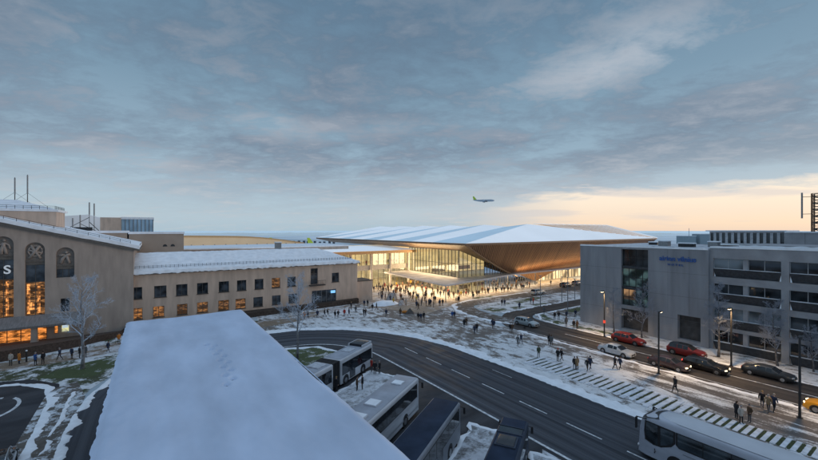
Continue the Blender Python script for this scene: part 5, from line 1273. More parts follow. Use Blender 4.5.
BGL = glassy('bus_glass', (0.016,0.020,0.026), rough=.06, scale=.6, var=.7); BGL2 = glassy('coach_glass', (0.030,0.040,0.048), rough=.05, scale=.9, var=.75)
def rbox(name, x0,x1,y0,y1,z0,z1, m, parent, bev=.18, seg=4):
    mb = MB().box(x0,x1,y0,y1,z0,z1); o = mb.build(name, m, parent)
    bm = bmesh.new(); bm.from_mesh(o.data); es = [e for e in bm.edges if not (abs(e.verts[0].co.z-z0) < 1e-4 and abs(e.verts[1].co.z-z0) < 1e-4)]
    bmesh.ops.bevel(bm, geom=es, offset=bev, segments=seg, profile=.5, affect='EDGES'); bm.to_mesh(o.data); bm.free()
    o.data.set_sharp_from_angle(angle=.8); o.data.polygons.foreach_set('use_smooth',[True]*len(o.data.polygons)); return o
def wheels(r, hw, ys, R_=.5, parts=True):
    for s in (-1,1):
        for y in ys:
            MB().cyl((s*(hw-.06),y,R_+.06),R_*1.22,.13,20,axis='x').build('wheel_arch', BLK, r)
            w_ = MB().tube([(s*(hw-.35),y,R_),(s*(hw-.02),y,R_),(s*(hw+.015),y,R_)],[R_,R_,R_*.88],20).build('wheel', TYRE, r)
            MB().cyl((s*(hw+.02),y,R_),R_*.58,.02,16,axis='x').build('rim', RIM, w_)
def bus(label, front, rz, L_, W_, H_, pm, roofm, bands, hatches, cat='coach', stripe=None, wh=None, snow=True, frontglass=True, door=None):
    """front = ground point under the middle of the front end; local +y is the heading"""
    r = empty('parked_coach', (front[0],front[1],0), rz, label, cat); hw = W_/2
    rbox('body',-hw,hw,-L_,0,.32,H_,pm,r,.22)
    rbox('roof',-hw+.16,hw-.16,-L_+.2,-.2,H_-.05,H_+.035,roofm,r,.03,2)
    MB().box(-hw+.1,hw-.1,-L_+.3,-.3,.18,.34).build('underbody', BLK, r)
    z0, z1, n = bands
    for s in (-1,1):
        y1 = -.55; step = (L_-1.1)/n
        for k in range(n):
            a, c = y1-(k+1)*step+.03, y1-k*step-.03
            MB().box(min(s*hw,s*(hw+.012)),max(s*hw,s*(hw+.012)),a,c,z0,z1).build('side_window', BGL, r)
        MB().box(min(s*hw,s*(hw+.006)),max(s*hw,s*(hw+.006)),-L_+.5,-.5,z0-.06,z1+.06).build('window_band', BLK, r)
        if stripe: MB().box(min(s*hw,s*(hw+.008)),max(s*hw,s*(hw+.008)),-L_+.3,-.3,.62,.80).build('trim_stripe', stripe, r)
    for sy,nm in ((1,'windscreen'),(-1,'rear_window')):
        y = 0 if sy > 0 else -L_; MB().box(-hw+.2,hw-.2,min(y,y+sy*.015),max(y,y+sy*.015),z0-.35 if sy > 0 else z0+.1,z1+.25).build(nm, BGL, r)
        for s in (-1,1): MB().box(s*(hw-.42)-.16,s*(hw-.42)+.16,min(y,y+sy*.03),max(y,y+sy*.03),.75,.95).build('headlight' if sy > 0 else 'tail_light', HEADOFF if sy > 0 else TAIL, r, bevel=.01)
    for s in (-1,1): MB().bar((s*(hw-.1),-.1,H_-.35),(s*(hw+.22),.25,H_-.6),.05).box(s*(hw+.22)-.09,s*(hw+.22)+.09,.22,.30,H_-1.1,H_-.55).build('mirror', BLK, r)
    for (yc,ww,ll,hh,mm) in hatches:
        h_ = rbox('roof_hatch',-ww/2,ww/2,yc-ll/2,yc+ll/2,H_+.02,H_+.02+hh,mm,r,.06,2)
        if snow: MB().box(-ww/2+.08,ww/2-.08,yc-ll/2+.08,yc+ll/2-.08,H_+.02+hh,H_+.03+hh).build('hatch_snow', SNOW, h_)
    if door:
        MB().box(hw,hw+.014,door-1.2,door,.45,z1).build('door', BGL, r)
    wheels(r, hw, wh or (-2.7,-L_+3.0))
    return r
BRZ = math.radians(31.6)-PI/2     # heading (.852,.524)
WHB = mat('dirty_white_coach', (0.54,0.56,0.60), .45, var=.14, scale=1.3, stretch=(1,.35,1.4)); WHR = mat('coach_roof_frost',(0.36,0.39,0.45),.7,var=.12,scale=.7,bump=.1); GREYB = mat('grey_coach', (0.30,0.32,0.36), .4, var=.06)
BLUER = mat('blue_black_roof', (0.030,0.044,0.075), .85, var=.15, scale=.8, spec=.12); BLUEB = mat('blue_black_body', (0.045,0.058,0.085), .6, var=.06, spec=.2); HAT = mat('hatch_grey', (0.25,.27,.30), .5); HATD = mat('hatch_dark', (0.018,.022,.030), .35); SNB = mat('hatch_snow_grey', (0.5,.54,.6), .7)
def bend_bus():
    f = (23.5,45.6); dx, dy = .852,.524
    L1 = 7.4; r = empty('articulated_bus', (f[0],f[1],0), BRZ, 'white articulated bus with dark bellows beside the snowy bend island', 'bus'); hw = 1.27; H_ = 3.1
    rbox('front_body',-hw,hw,-L1,0,.3,H_,WHB,r,.2); rbox('rear_body',-hw,hw,-L1-1.3-6.6,-L1-1.3,.3,H_,WHB,r,.2)
    b_ = MB(); n = 10
    for k in range(n):
        a = -L1-1.3+1.3*k/n; g = .06 if k%2 else 0; b_.box(-hw+.03+g,hw-.03-g,a,a+1.3/n,.35,H_+.0-g)
    b_.build('bellows', BLK, r)
    for (a,c,n) in ((-L1+.35,-.4,5),(-L1-1.3-6.3,-L1-1.3-.35,4)):
        for s in (-1,1):
            st = (c-a)/n
            MB().box(min(s*hw,s*(hw+.006)),max(s*hw,s*(hw+.006)),a,c,1.24,2.62).build('window_band', BLK, r)
            for k in range(n): MB().box(min(s*hw,s*(hw+.012)),max(s*hw,s*(hw+.012)),a+k*st+.03,a+(k+1)*st-.03,1.3,2.56).build('side_window', BGL, r)
    MB().box(-hw+.15,hw-.15,0,.015,1.2,2.9).build('windscreen', BGL, r)
    for s in (-1,1): MB().box(s*.85-.2,s*.85+.2,0,.03,.6,.8).build('headlight', HEADOFF, r)
    for (y,l,h,w,m) in ((-1.2,1.9,.34,1.9,HATD),(-3.9,1.5,.14,1.2,SNB),(-L1-2.6,1.6,.16,1.5,SNB),(-L1-5.6,2.0,.3,1.9,HAT)):
        h_ = rbox('roof_unit',-w/2,w/2,y-l/2,y+l/2,H_,H_+h,m,r,.06,2)
        if m is HATD: 
            MB().box(-w/2-.12,-w/2+.0,y-l/2-.2,y+l/2+.2,H_,H_+.3).box(w/2,w/2+.12,y-l/2-.2,y+l/2+.2,H_,H_+.3).box(-w/2,w/2,y+l/2+.02,y+l/2+.2,H_,H_+.3).build('fairing', WHB, h_)
    for (a,c) in ((-L1+.25,-.25),(-L1-7.6,-L1-1.55)): MB().box(-hw+.2,hw-.2,a,c,H_-.01,H_+.025).build('roof_snow', WHR, r)
    wheels(r, hw, (-2.5,-L1+1.1,-L1-5.2))
    MB().box(hw,hw+.013,-L1+1.9,-L1+3.1,.4,2.6).build('door', BGL, r)
bend_bus()
bus('white coach with snow dusted roof and two small hatches, second from the far end', (21.3,32.0), BRZ, 12.2,2.55,3.4, WHB, WHR, (1.75,2.95,7), [(-2.2,1.1,1.0,.12,SNB),(-6.9,1.2,1.2,.14,SNB),(-10,1.6,2,.2,SNB)], stripe=GREYB, wh=(-3.2,-9.4))
bus('dark blue black coach with plain dark roof parked beside the white coach', (21.3,25.8), BRZ, 12.0,2.5,3.3, mat('grey_blue_side',(0.20,.22,.26),.4,var=.05), BLUER, (1.7,2.9,8), [], snow=False, wh=(-2.9,-9.2), door=-4.6)
def minibus():
    r = bus('small dark blue minibus with framed roof hatch nearest the main road', (24.6,21.1), BRZ, 8.2,2.12,2.65, BLUEB, BLUER, (1.35,2.15,5), [], cat='minibus', snow=False, wh=(-1.7,-6.2))
    h = rbox('roof_hatch',-.62,.62,-4.6,-3.2,2.68,2.84,HATD,r,.05,2); MB().box(-.74,-.62,-4.7,-3.1,2.68,2.80).box(.62,.74,-4.7,-3.1,2.68,2.80).box(-.62,.62,-3.2,-3.1,2.68,2.80).box(-.62,.62,-4.7,-4.6,2.68,2.80).build('hatch_frame', BLUEB, h)
    MB().box(-.86,.86,-2.6,-1.7,2.67,2.70).build('roof_window', BGL, r)
    MB().box(-.96,.96,-2.75,-2.62,2.67,2.74).box(-.96,.96,-1.68,-1.6,2.67,2.74).build('roof_bar', BLUEB, r)
minibus()
# snow covered boarding platforms between the bays
def platform(k, fy_, back, w):
    dx, dy = .852,.524; px, py = -.524,.852
    f = Vector((fy_[0],fy_[1],0)); d = Vector((dx,dy,0)); p = Vector((px,py,0))
    a = [f-p*w/2-d*.2, f+p*w/2, f+p*w/2-d*back, f-p*w/2-d*back]
    mb = MB(); mb.prism([(q.x,q.y) for q in a], -.02, .13); struct(mb.build('boarding_platform', APRONS, bevel=.03))
    bank([(a[0].x,a[0].y),(a[1].x,a[1].y),(a[2].x,a[2].y)], 'snowbank', SNOW, .22, .10, .12, 30+k)
platform(0,(24.5,40.4),16,6.0); platform(1,(24.0,30.4),14,1.5); platform(2,(25.1,24.7),16,3.0); platform(3,(26.5,18.0),16,4.6); platform(4,(22.5,9.5),16,3)
sheet([(9,2),(26.6,2),(26.6,20),(24,18),(9,10)], 0.003, 'apron_snow_patch', APRONS)

def big_coach():
    W_, L_, H_ = 2.6, 13.2, 3.55; hw = W_/2
    r = empty('touring_coach', (33.55,15.3,0), 0, 'long pale grey touring coach on the main road, curved side window at its cab', 'coach')
    BODY = mat('pale_grey_coach', (0.44,0.47,0.54), .38, var=.11, scale=1.2, coat=.3, stretch=(1,.35,1.5))
    # lofted shell: front end rounded in plan and raked, roof crowned
    mb = MB(); ys = [0,-.10,-.30,-.65,-1.2,-2.0,-4,-7,-10,-12.4,-13.0,-13.2]; NR = 20
    for y in ys:
        t = -y; e = min(1, (t/.9)) if t < .9 else (1 if t < 12.4 else 1-(t-12.4)/1.6*.5)
        w = hw*(.80+.20*math.sin(min(1,e)*PI/2)); top = H_*(.90+.10*math.sin(min(1,t/1.6)*PI/2)); 
        for k in range(NR+1):
            a = PI*k/NR; 
            # superellipse upper half standing on straight sides
            c, s_ = math.cos(a), math.sin(a); x = w*math.copysign(abs(c)**.22,c); z = .34+(top-.34)*abs(s_)**.22
            if k in (0,NR): z = .34
            yy = y
            if t < .9: yy = y-.35*max(0,(z-1.2)/2.2)**1.5*(1-t/.9)
            mb.v.append((x,yy,z))
    for i in range(len(ys)-1):
        for k in range(NR):
            n = i*(NR+1)+k; mb.f.append((n,n+1,n+NR+2,n+NR+1)); mb.m.append(0)
    mb.poly([mb.v[k] for k in range(NR+1)]); mb.poly([mb.v[(len(ys)-1)*(NR+1)+k] for k in range(NR+1)])
    bo = mb.build('body', BODY, r, smooth=True); bo.data.set_sharp_from_angle(angle=.7)
    MB().box(-hw+.1,hw-.1,-L_+.3,-.5,.18,.36).build('underbody', BLK, r)
    ROOFM = mat('frosted_coach_roof',(0.52,.54,.58),.6,var=.06,scale=.5,bump=.1)
    # raised snowy roof fairing with pointed front
    f = MB(); ft = []; prof = [(-1.35,.30,0),(-1.9,.86,.06),(-2.9,1.06,.12),(-5,1.08,.15),(-9,1.08,.15),(-12.6,1.02,.12),(-12.95,.9,0)]; NR2 = 10
    for (y,w,h) in prof:
        for k in range(NR2+1):
            t = k/NR2*2-1; f.v.append((w*t, y, H_-.02+h*(1-abs(t)**3)))
    for i in range(len(prof)-1):
        for k in range(NR2): n = i*(NR2+1)+k; f.f.append((n,n+1,n+NR2+2,n+NR2+1)); f.m.append(0)
    f.build('roof_fairing', ROOFM, r, smooth=True)
    vis = MB()  # dark visor cap over the windscreen
    for k in range(10):
        t0, t1 = k/10*2-1, (k+1)/10*2-1
        q = lambda t, b: (hw*.93*t, (-.10-.62*abs(t)**3*0-.30 if b == 0 else -1.25-.35*abs(t)**2), (H_*.905+.06 if b == 0 else H_+.015)-.10*abs(t)**4)
        vis.quad(q(t0,0),q(t1,0),q(t1,1),q(t0,1))
    vis.build('visor', BLK, r, smooth=True)
    for s in (-1,1):
        X = s*(hw+.012); X2 = s*(hw+.022)
        # cab window: two lights whose lower edge sweeps up to the side windows
        def poly_window(pts, name, m, parent, x): p = MB(); p.poly([(x,y,z) for y,z in pts]); p.build(name, m, parent); return p
        fr = MB(); fr.poly([(X,y,z) for y,z in [(-.62,3.06),(-.55,2.2),(-.62,1.55),(-1.2,1.36),(-1.75,1.40),(-2.45,1.75),(-2.72,2.1),(-2.72,2.98)]]); fo = fr.build('cab_window_frame', BLK, r)
        poly_window([(-.72,2.96),(-.66,2.2),(-.72,1.65),(-1.2,1.47),(-1.52,1.48),(-1.52,2.96)],'cab_window',BGL2,fo,X2)
        poly_window([(-1.72,2.90),(-1.72,1.52),(-2.35,1.86),(-2.58,2.15),(-2.58,2.90)],'cab_window',BGL2,fo,X2)
        bd = MB(); bd.poly([(X,y,z) for y,z in [(-2.74,2.98),(-2.74,2.05),(-2.95,1.86),(-12.7,1.86),(-12.9,2.1),(-12.9,2.98)]]); bn_ = bd.build('window_band', BLK, r)
        a = -2.84
        for k in range(6):
            c = a-1.6; z0 = 1.95; MB().quad((X2,a-.03,z0),(X2,c+.03,z0),(X2,c+.03,2.92),(X2,a-.03,2.92)).__class__
            p = MB(); p.quad((X2,a-.025,z0),(X2,c+.025,z0),(X2,c+.025,2.92),(X2,a-.025,2.92)); p.build('side_window', BGL2, bn_); a = c
        # pale luggage flap lines and cab door handle
        ln = MB()
        for y in (-4.6,-6.2,-7.8,-9.4): ln.box(min(X,X2),max(X,X2),y-.012,y+.012,.5,1.5)
        ln.box(min(X,X2),max(X,X2),-12.4,-3.2,1.55,1.575); ln.build('panel_gap', mat('panel_gap',(.14,.145,.155),.6), r)
        MB().tube([(X2,-1.30,.78),(s*(hw+.05),-1.36,.95),(X2,-1.30,1.12)],[.03]*3,6).build('door_handle', BLK, r)
        MB().bar((s*(hw-.15),-.75,3.1),(s*(hw+.15),-.02,3.15),.06).box(s*(hw+.15)-.10,s*(hw+.15)+.10,-.08,.02,2.25,3.1).build('mirror', BLK, r)
        hl = MB(); hl.sphere((s*hw*.74,-.02,.78),.17,10,6,sc=(1.3,.5,.8)); hl.build('headlight', HEADOFF, r, smooth=True)
    # windscreen follows the rounded nose
    ws_ = MB()
    for k in range(12):
        t0, t1 = k/12*2-1, (k+1)/12*2-1
        yq = lambda t, z: .035-.22*max(0,abs(t)-.55)**1.6*2.2-.30*max(0,(z-1.2)/2.2)**1.5
        ws_.quad((hw*.78*t0,yq(t0,1.35),1.35),(hw*.78*t1,yq(t1,1.35),1.35),(hw*.76*t1,yq(t1,3.1),3.1),(hw*.76*t0,yq(t0,3.1),3.1))
    ws_.build('windscreen', BGL2, r, smooth=True)
    MB().box(-hw*.80,hw*.80,-.15,.05,.34,.5).build('bumper', BLK, r, bevel=.03)
    wheels(r, hw, (-2.75,-9.3,-10.6))
    return r
big_coach()

# ---------------------------------------------------------------- lamps
LAMPON = mat('street_lamp_glow', (1,.85,.6), .4, emit=(1,.72,.38), estr=9)
LAMPDIM = mat('street_lamp_dim', (1,.85,.6), .4, emit=(1,.68,.35), estr=1.2)
POLE = mat('black_lamp_pole', (0.028,.028,.030), .5)
def lamp(loc, arm, label, lit=True, h=7.7, energy=60, group=None, pole=POLE, box=None):
    r = empty('street_lamp', loc, 0, label, 'street lamp', group)
    a = Vector(arm).normalized()
    MB().tube([(0,0,0),(0,0,.5),(0,0,h)],[.13,.11,.09],8).build('pole', pole, r); MB().cyl((0,0,.03),.24,.06,12).build('base', pole, r)
    e = a*0.85; hd = MB(); hd.obox((e.x*.62,e.y*.62,h-.02),.42,.14,.06,(a,Vector((-a.y,a.x,0)),Vector((0,0,1)))); hd.build('lamp_head', pole, r, bevel=.02)
    le = MB(); le.obox((e.x*.75,e.y*.75,h-.10),.26,.11,.022,(a,Vector((-a.y,a.x,0)),Vector((0,0,1)))); le.build('lamp_glass', LAMPON if lit else LAMPDIM, r)
    if box: MB().box(-.16,.16,-.12,.12,2.3,2.75).build('control_box', box, r)
    if lit:
        l = bpy.data.lights.new('lamp_light','SPOT'); l.energy = energy; l.color = (1,.62,.28); l.spot_size = 2.5; l.spot_blend = .8; l.shadow_soft_size = .12
        o = bpy.data.objects.new('lamp_light', l); C.objects.link(o); o.parent = r; o.location = (e.x*.75,e.y*.75,h-.16)
    return r
lamp((63.4,35.3,0),(-1,0,0),'lit black street lamp with a small red box, left corner of the hotel',energy=2400,box=mat('red_box',(.4,.03,.02),.5,emit=(1,.1,.05),estr=.8))
lamp((52.7,22.4,0),(1,.1,0),'tall black street lamp rising before the plum saloon',energy=1900)
lamp((63.6,18.3,0),(-1,0,0),'lit black street lamp behind the black estate, beside the frosted tree',energy=2000)
lamp((51.5,9.6,0),(1,.1,0),'black street lamp nearest the yellow taxi at the right edge',energy=1500)
GP = mat('grey_mast', (0.22,.23,.25), .5)
for (u,v,t,lab) in ((540.4,306.5,276,'thin grey lamp post left of the others on the snowy loop island'),(561.8,302,277,'thin grey lamp post beside the dark cars on the far forecourt'),(567.7,312.6,270,'tallest thin grey lamp post standing near the hotel corner'),(574.8,299.5,279,'thin grey lamp post closest to the hotel corner, half way back')):
    x, y = gp(u,v); Y = 6894/(v-230); hh = (v-t)*Y/F
    r = empty('lamp_post',(x,y,0),0,lab,'lamp post'); MB().tube([(0,0,0),(0,0,hh)],[.11,.07],6).build('pole',GP,r); MB().box(-.5,.5,-.12,.12,hh,hh+.1).build('lamp_head',GP,r)
bo = empty('bollard',(*gp(26.5,362),0),0,'thin dark bollard between the two pairs of people by the brick wall','bollard'); MB().tube([(0,0,0),(0,0,1.5)],[.1,.1],8).build('post',POLE,bo); MB().sphere((0,0,1.52),.12,8,5).build('cap',SNOW,bo)

# ---------------------------------------------------------------- bare frosted trees
BARK = mat('frosted_bark', (0.36,.38,.42), .9, var=.25, scale=2.5, col2=(0.12,.11,.11), bump=.3); FROST = mat('frosted_twigs', (0.52,.59,.69), .85, var=.12, scale=1.5)
BARK2 = mat('dark_bark', (0.15,.145,.15), .9, var=.3, scale=2.5, bump=.3); FROST2 = mat('dull_frosted_twigs', (0.30,.335,.40), .85, var=.15, scale=1.5)
def tree(loc, h, seed, label, spread=1.0, dens=1.0, frost=FROST, bark=BARK, clear=.28, group=None, up=.55, tk=.022):
    rnd = random.Random(seed); r = empty('bare_tree', loc, 0, label, 'tree', group)
    tr, cr = MB(), MB(); lean = Vector((rnd.uniform(-.05,.05),rnd.uniform(-.05,.05),1))
    tp = [Vector((0,0,0))]; n = 9
    for k in range(1,n+1): tp.append(tp[-1]+(lean+Vector((rnd.uniform(-.08,.08),rnd.uniform(-.08,.08),0)))*(h*.93/n))
    r0 = tk*h; tr.tube(tp,[r0*(1.25 if k == 0 else (1-.93*k/n)) for k in range(n+1)],8); tr.build('trunk', bark, r, smooth=True)
    def branch(p, d, ln, rad, lev):
        k_ = 5 if lev == 1 else (4 if lev == 2 else 3); pts = [p]; dd = d.normalized()
        for k in range(k_):
            dd = (dd+Vector((rnd.uniform(-.22,.22),rnd.uniform(-.22,.22),rnd.uniform(-.06,.20)))).normalized(); pts.append(pts[-1]+dd*(ln/k_))
        cr.tube(pts,[max(.0065,rad*(1-.8*k/k_)) for k in range(k_+1)],5 if lev == 1 else 3,caps=False)
        if lev >= 4: return
        m = {1:int(9*dens),2:int(8*dens),3:int(5*dens)}[lev]
        for q in range(m):
            t = .22+.78*(q+rnd.random())/m; i = min(int(t*k_),k_-1); o = pts[i].lerp(pts[i+1],t*k_-i); ax = (pts[i+1]-pts[i]).normalized()
            sd_ = ax.orthogonal(); sd_.rotate(Matrix.Rotation(rnd.uniform(0,2*PI),3,ax)); nd = (ax*.75+sd_*rnd.uniform(.55,1.0)+Vector((0,0,.14)))
            branch(o, nd, ln*rnd.uniform(.34,.56)*(1.15-.5*t), rad*.5, lev+1)
    nb = int(15*dens)
    for k in range(nb):
        t = clear+(1-clear)*.97*(k+.5)/nb; i = min(int(t*n),n-1); o = tp[i].lerp(tp[i+1],t*n-i); an = k*2.4+rnd.uniform(-.4,.4); f = (t-clear)/(1-clear)
        ln = h*.34*spread*(1-.62*f)*rnd.uniform(.75,1.15); d = Vector((math.cos(an),math.sin(an),up+.7*f+rnd.uniform(-.1,.15)))
        branch(o, d, ln, r0*.42*(1-.6*f), 1)
    cr.build('crown', frost, r); return r
tree((-7.5,64.9,0),12.2,11,'large frosted bare tree on the lawn before the old terminal',spread=1.12,dens=.98,tk=.017)
tree((16.9,53.2,0),11.8,5,'slender frosted tree rising from the bend island beside the snowy roof',spread=1.0,dens=.95,tk=.015,clear=.30,up=.62)
for (u,v,top,sd_,lab,sp) in ((614,333,287,21,'small bare tree left of the hotel stair window',.75),(641.8,338,284,22,'bare tree in front of the hotel stair window',.95),(718.5,357,284,23,'bare frosted tree between the garage opening and the lamp',.75),(777.6,366,300,24,'dense frosted tree before the lower hotel rooms',.85),(813.5,372,326,25,'frosted tree cut by the right edge of the picture',.85)):
    x, y = gp(u,v); Y = 6894/(v-230); tree((x,y,0),(v-top)*Y/F,sd_,lab,spread=sp*1.18,frost=FROST2,bark=BARK2,tk=.0155,dens=1.12 if sd_ > 22 else .95,clear=.22)
# ---------------------------------------------------------------- people
SKIN = mat('skin', (0.50,0.31,0.23), .55, var=.04); SHOE = mat('dark_shoes', (0.02,.018,.016), .6)
TRS = [mat('trousers_'+n,c,.85,var=.1,scale=6) for n,c in (('black',(.018,.018,.022)),('navy',(.025,.033,.06)),('grey',(.08,.08,.085)),('brown',(.09,.06,.04)))]
COATS = {n: mat('coat_'+n,c,.8,var=.1,scale=5) for n,c in (('black',(.014,.014,.018)),('dark blue',(.022,.035,.075)),('bright blue',(.03,.10,.32)),('brown',(.10,.058,.032)),('tan',(.27,.18,.10)),('red',(.42,.035,.025)),('orange',(.60,.20,.03)),('grey',(.11,.115,.12)),('cream',(.52,.46,.40)),('green',(.045,.07,.04)),('yellow',(.62,.44,.05)))}
HAIRS = {n: mat('hair_'+n,c,.8,var=.15,scale=9) for n,c in (('black',(.012,.01,.009)),('brown',(.06,.03,.015)),('blond',(.30,.20,.09)),('grey',(.25,.25,.25)))}
EYE = mat('eye_dark', (.015,.012,.01), .3)
def skin_mesh(name, verts, edges, rad, sub=1):
    me = bpy.data.meshes.new(name); me.from_pydata(verts, edges, []); o = bpy.data.objects.new(name, me); C.objects.link(o)
    m = o.modifiers.new('skin','SKIN'); m.use_smooth_shade = True
    if not me.skin_vertices: pass
    for i, d in enumerate(me.skin_vertices[0].data): d.radius = rad[i] if isinstance(rad[i],tuple) else (rad[i],rad[i]); d.use_root = (i == 0)
    if sub: s = o.modifiers.new('sub','SUBSURF'); s.levels = sub; s.render_levels = sub
    dg = bpy.context.evaluated_depsgraph_get(); dg.update(); r = bpy.data.meshes.new_from_object(o.evaluated_get(dg))
    bpy.data.objects.remove(o); bpy.data.meshes.remove(me); r.name = name; return r
def person_meshes(pose):
    """pose gives joints; returns body, coat, hair meshes facing +y, feet on z=0"""
    J = dict(pel=(0,0,.93), sp=(0,.0,1.12), ch=(0,.01,1.33), nk=(0,.015,1.49), hd0=(0,.03,1.56), hd1=(0,.045,1.645), hd2=(0,.035,1.735))
    for s,n in ((-1,'l'),(1,'r')):
        J.update({n+'sh':(s*.175,0,1.405), n+'el':(s*.225,-.03,1.13), n+'wr':(s*.215,.06,.89), n+'pa':(s*.21,.085,.82), n+'hp':(s*.09,0,.88), n+'kn':(s*.10,.015,.50), n+'an':(s*.105,-.02,.085), n+'to':(s*.125,.13,.045)})
    J.update(pose.get('J',{}))
    names = list(J); idx = {n:i for i,n in enumerate(names)}
    R = dict(pel=(.145,.105),sp=(.135,.10),ch=(.155,.11),nk=.052,hd0=(.062,.07),hd1=(.076,.093),hd2=(.055,.065))
    for n in 'lr': R.update({n+'sh':.062,n+'el':.046,n+'wr':.030,n+'pa':(.036,.022),n+'hp':.085,n+'kn':.058,n+'an':.042,n+'to':.040})
    ed = [('pel','sp'),('sp','ch'),('ch','nk'),('nk','hd0'),('hd0','hd1'),('hd1','hd2')]
    for n in 'lr': ed += [('ch',n+'sh'),(n+'sh',n+'el'),(n+'el',n+'wr'),(n+'wr',n+'pa'),('pel',n+'hp'),(n+'hp',n+'kn'),(n+'kn',n+'an'),(n+'an',n+'to')]
    body = skin_mesh('person', [J[n] for n in names], [(idx[a],idx[b]) for a,b in ed], [R[n] for n in names])
    # fingers, nose, ears, eyes joined to the same mesh
    ex = MB()
    for s,n in ((-1,'l'),(1,'r')):
        pa, wr = Vector(J[n+'pa']), Vector(J[n+'wr']); d = (pa-wr).normalized(); side = Vector((0,1,0)); side = (side-d*side.dot(d)).normalized(); inn = d.cross(side)*(-s)
        for k,ln in enumerate((.062,.074,.069,.052)):
            b0 = pa+side*(.027-.018*k)+d*.012; ex.tube([b0,b0+d*ln*.55+inn*.008,b0+d*ln+inn*.026],[.0095,.009,.007],5,mi=0)
        b0 = pa-d*.03+side*.03; ex.tube([b0,b0+side*.022+d*.022,b0+side*.026+d*.05],[.011,.010,.008],5,mi=0)
    h = Vector(J['hd1']); ex.tube([h+Vector((0,.085,.02)),h+Vector((0,.112,-.02))],[.010,.018],6,mi=0)
    for s in (-1,1): ex.sphere(tuple(h+Vector((s*.034,.088,.018))),.011,6,4,mi=3); ex.sphere(tuple(h+Vector((s*.080,-.005,-.005))),.024,6,4,mi=0,sc=(.45,.8,1.2))
    ex.sphere(tuple(h+Vector((0,.088,-.048))),.02,6,4,mi=3,sc=(1.1,.4,.3))
    bm = bmesh.new(); bm.from_mesh(body)
    hands = [Vector(J['lpa']),Vector(J['rpa'])]
    for f in bm.faces:
        c = f.calc_center_median(); f.smooth = True
        if c.z > 1.455 and abs(c.x) < .13 or min((c-q).length for q in hands) < .085: f.material_index = 0
        elif c.z < .115 or min((c-Vector(J[n+'to'])).length for n in 'lr') < .12: f.material_index = 2
        else: f.material_index = 1
    off = len(bm.verts); vs = [bm.verts.new(v) for v in ex.v]
    for q,m in zip(ex.f,ex.m): f = bm.faces.new([vs[i] for i in q]); f.material_index = m; f.smooth = True
    body.materials.clear()
    for m in (SKIN,TRS[0],SHOE,EYE): body.materials.append(m)
    bm.to_mesh(body); bm.free()
    # coat: same bones, thicker, with a skirt to mid thigh (or the knee)
    L_ = pose.get('coat', .72); CJ = {}; 
    hem = Vector(((J['lkn'][0]+J['rkn'][0])/2*.4,(J['lkn'][1]+J['rkn'][1])/2*.5,L_))
    cn = ['pel','sp','ch','col','hem','lsh','lel','lwr','rsh','rel','rwr']; CJ = {n:J[n] for n in cn if n in J}; CJ['hem'] = tuple(hem); CJ['col'] = (0,.015,1.475)
    CR = dict(pel=(.178,.145),sp=(.165,.135),ch=(.175,.135),col=(.082,.08),hem=(.19+.03*(L_<.6),.16+.03*(L_<.6))); 
    for n in 'lr': CR.update({n+'sh':.085,n+'el':.068,n+'wr':.052})
    ce = [('pel','sp'),('sp','ch'),('ch','col'),('pel','hem')]
    for n in 'lr': ce += [('ch',n+'sh'),(n+'sh',n+'el'),(n+'el',n+'wr')]
    ci = {n:i for i,n in enumerate(cn)}
    coat = skin_mesh('coat',[CJ[n] for n in cn],[(ci[a],ci[b]) for a,b in ce],[CR[n] for n in cn]); coat.materials.clear(); coat.materials.append(COATS['black'])
    hr = MB(); c = Vector(J['hd1']); hat = pose.get('hat')
    ring = 10
    for i in range(5):
        t = PI*.5*i/4.6
        for k in range(ring):
            a = 2*PI*k/ring; x, y = math.cos(a), math.sin(a); low = -.055 if y < .15 else .030
            z = low*(1-math.sin(t))+(.118 if hat else .108)*math.sin(t); hr.v.append((c.x+(.089)*x*math.cos(t), c.y-.012+(.108)*y*math.cos(t), c.z+z))
    for i in range(4):
        for k in range(ring): hr.f.append((i*ring+k,i*ring+(k+1)%ring,(i+1)*ring+(k+1)%ring,(i+1)*ring+k)); hr.m.append(0)
    hr.f.append(tuple(4*ring+k for k in range(ring))); hr.m.append(0)
    if pose.get('long'): hr.sphere((c.x,c.y-.075,c.z-.085),.075,8,5,sc=(1,.6,1.5))
    if hat: hr.sphere((c.x,c.y-.02,c.z+.13),.03,6,4)
    ho = hr.build('hair', HAIRS['brown'], smooth=True); hm = ho.data; bpy.data.objects.remove(ho)
    return body, coat, hm
def walkJ(k=1.0):
    return {'lkn':(-.10,.16*k,.52),'lan':(-.105,.30*k,.10),'lto':(-.115,.44*k,.075),'rkn':(.10,-.03*k,.50),'ran':(.105,-.30*k,.15),'rto':(.12,-.19*k,.05),
            'lel':(-.225,-.12*k,1.14),'lwr':(-.215,-.15*k,.90),'lpa':(-.21,-.14*k,.83),'rel':(.225,.05*k,1.13),'rwr':(.205,.20*k,.93),'rpa':(.20,.25*k,.875)}
def mir(J): return {({'l':'r','r':'l'}[n[0]]+n[1:] if n[0] in 'lr' else n):(-x,y,z) for n,(x,y,z) in J.items()}
W1 = walkJ(); W2 = mir(walkJ(.85))
POCK = {'lel':(-.25,-.06,1.14),'lwr':(-.19,.07,.97),'lpa':(-.165,.10,.92),'rel':(.25,-.06,1.14),'rwr':(.19,.07,.97),'rpa':(.165,.10,.92)}
TALK = {'rel':(.23,.03,1.15),'rwr':(.14,.24,1.20),'rpa':(.11,.30,1.24),'lkn':(-.12,.05,.50),'lan':(-.14,.03,.085),'lto':(-.18,.17,.045)}
STAND = {'lkn':(-.11,.03,.5),'lan':(-.13,.02,.085),'lto':(-.17,.16,.045)}
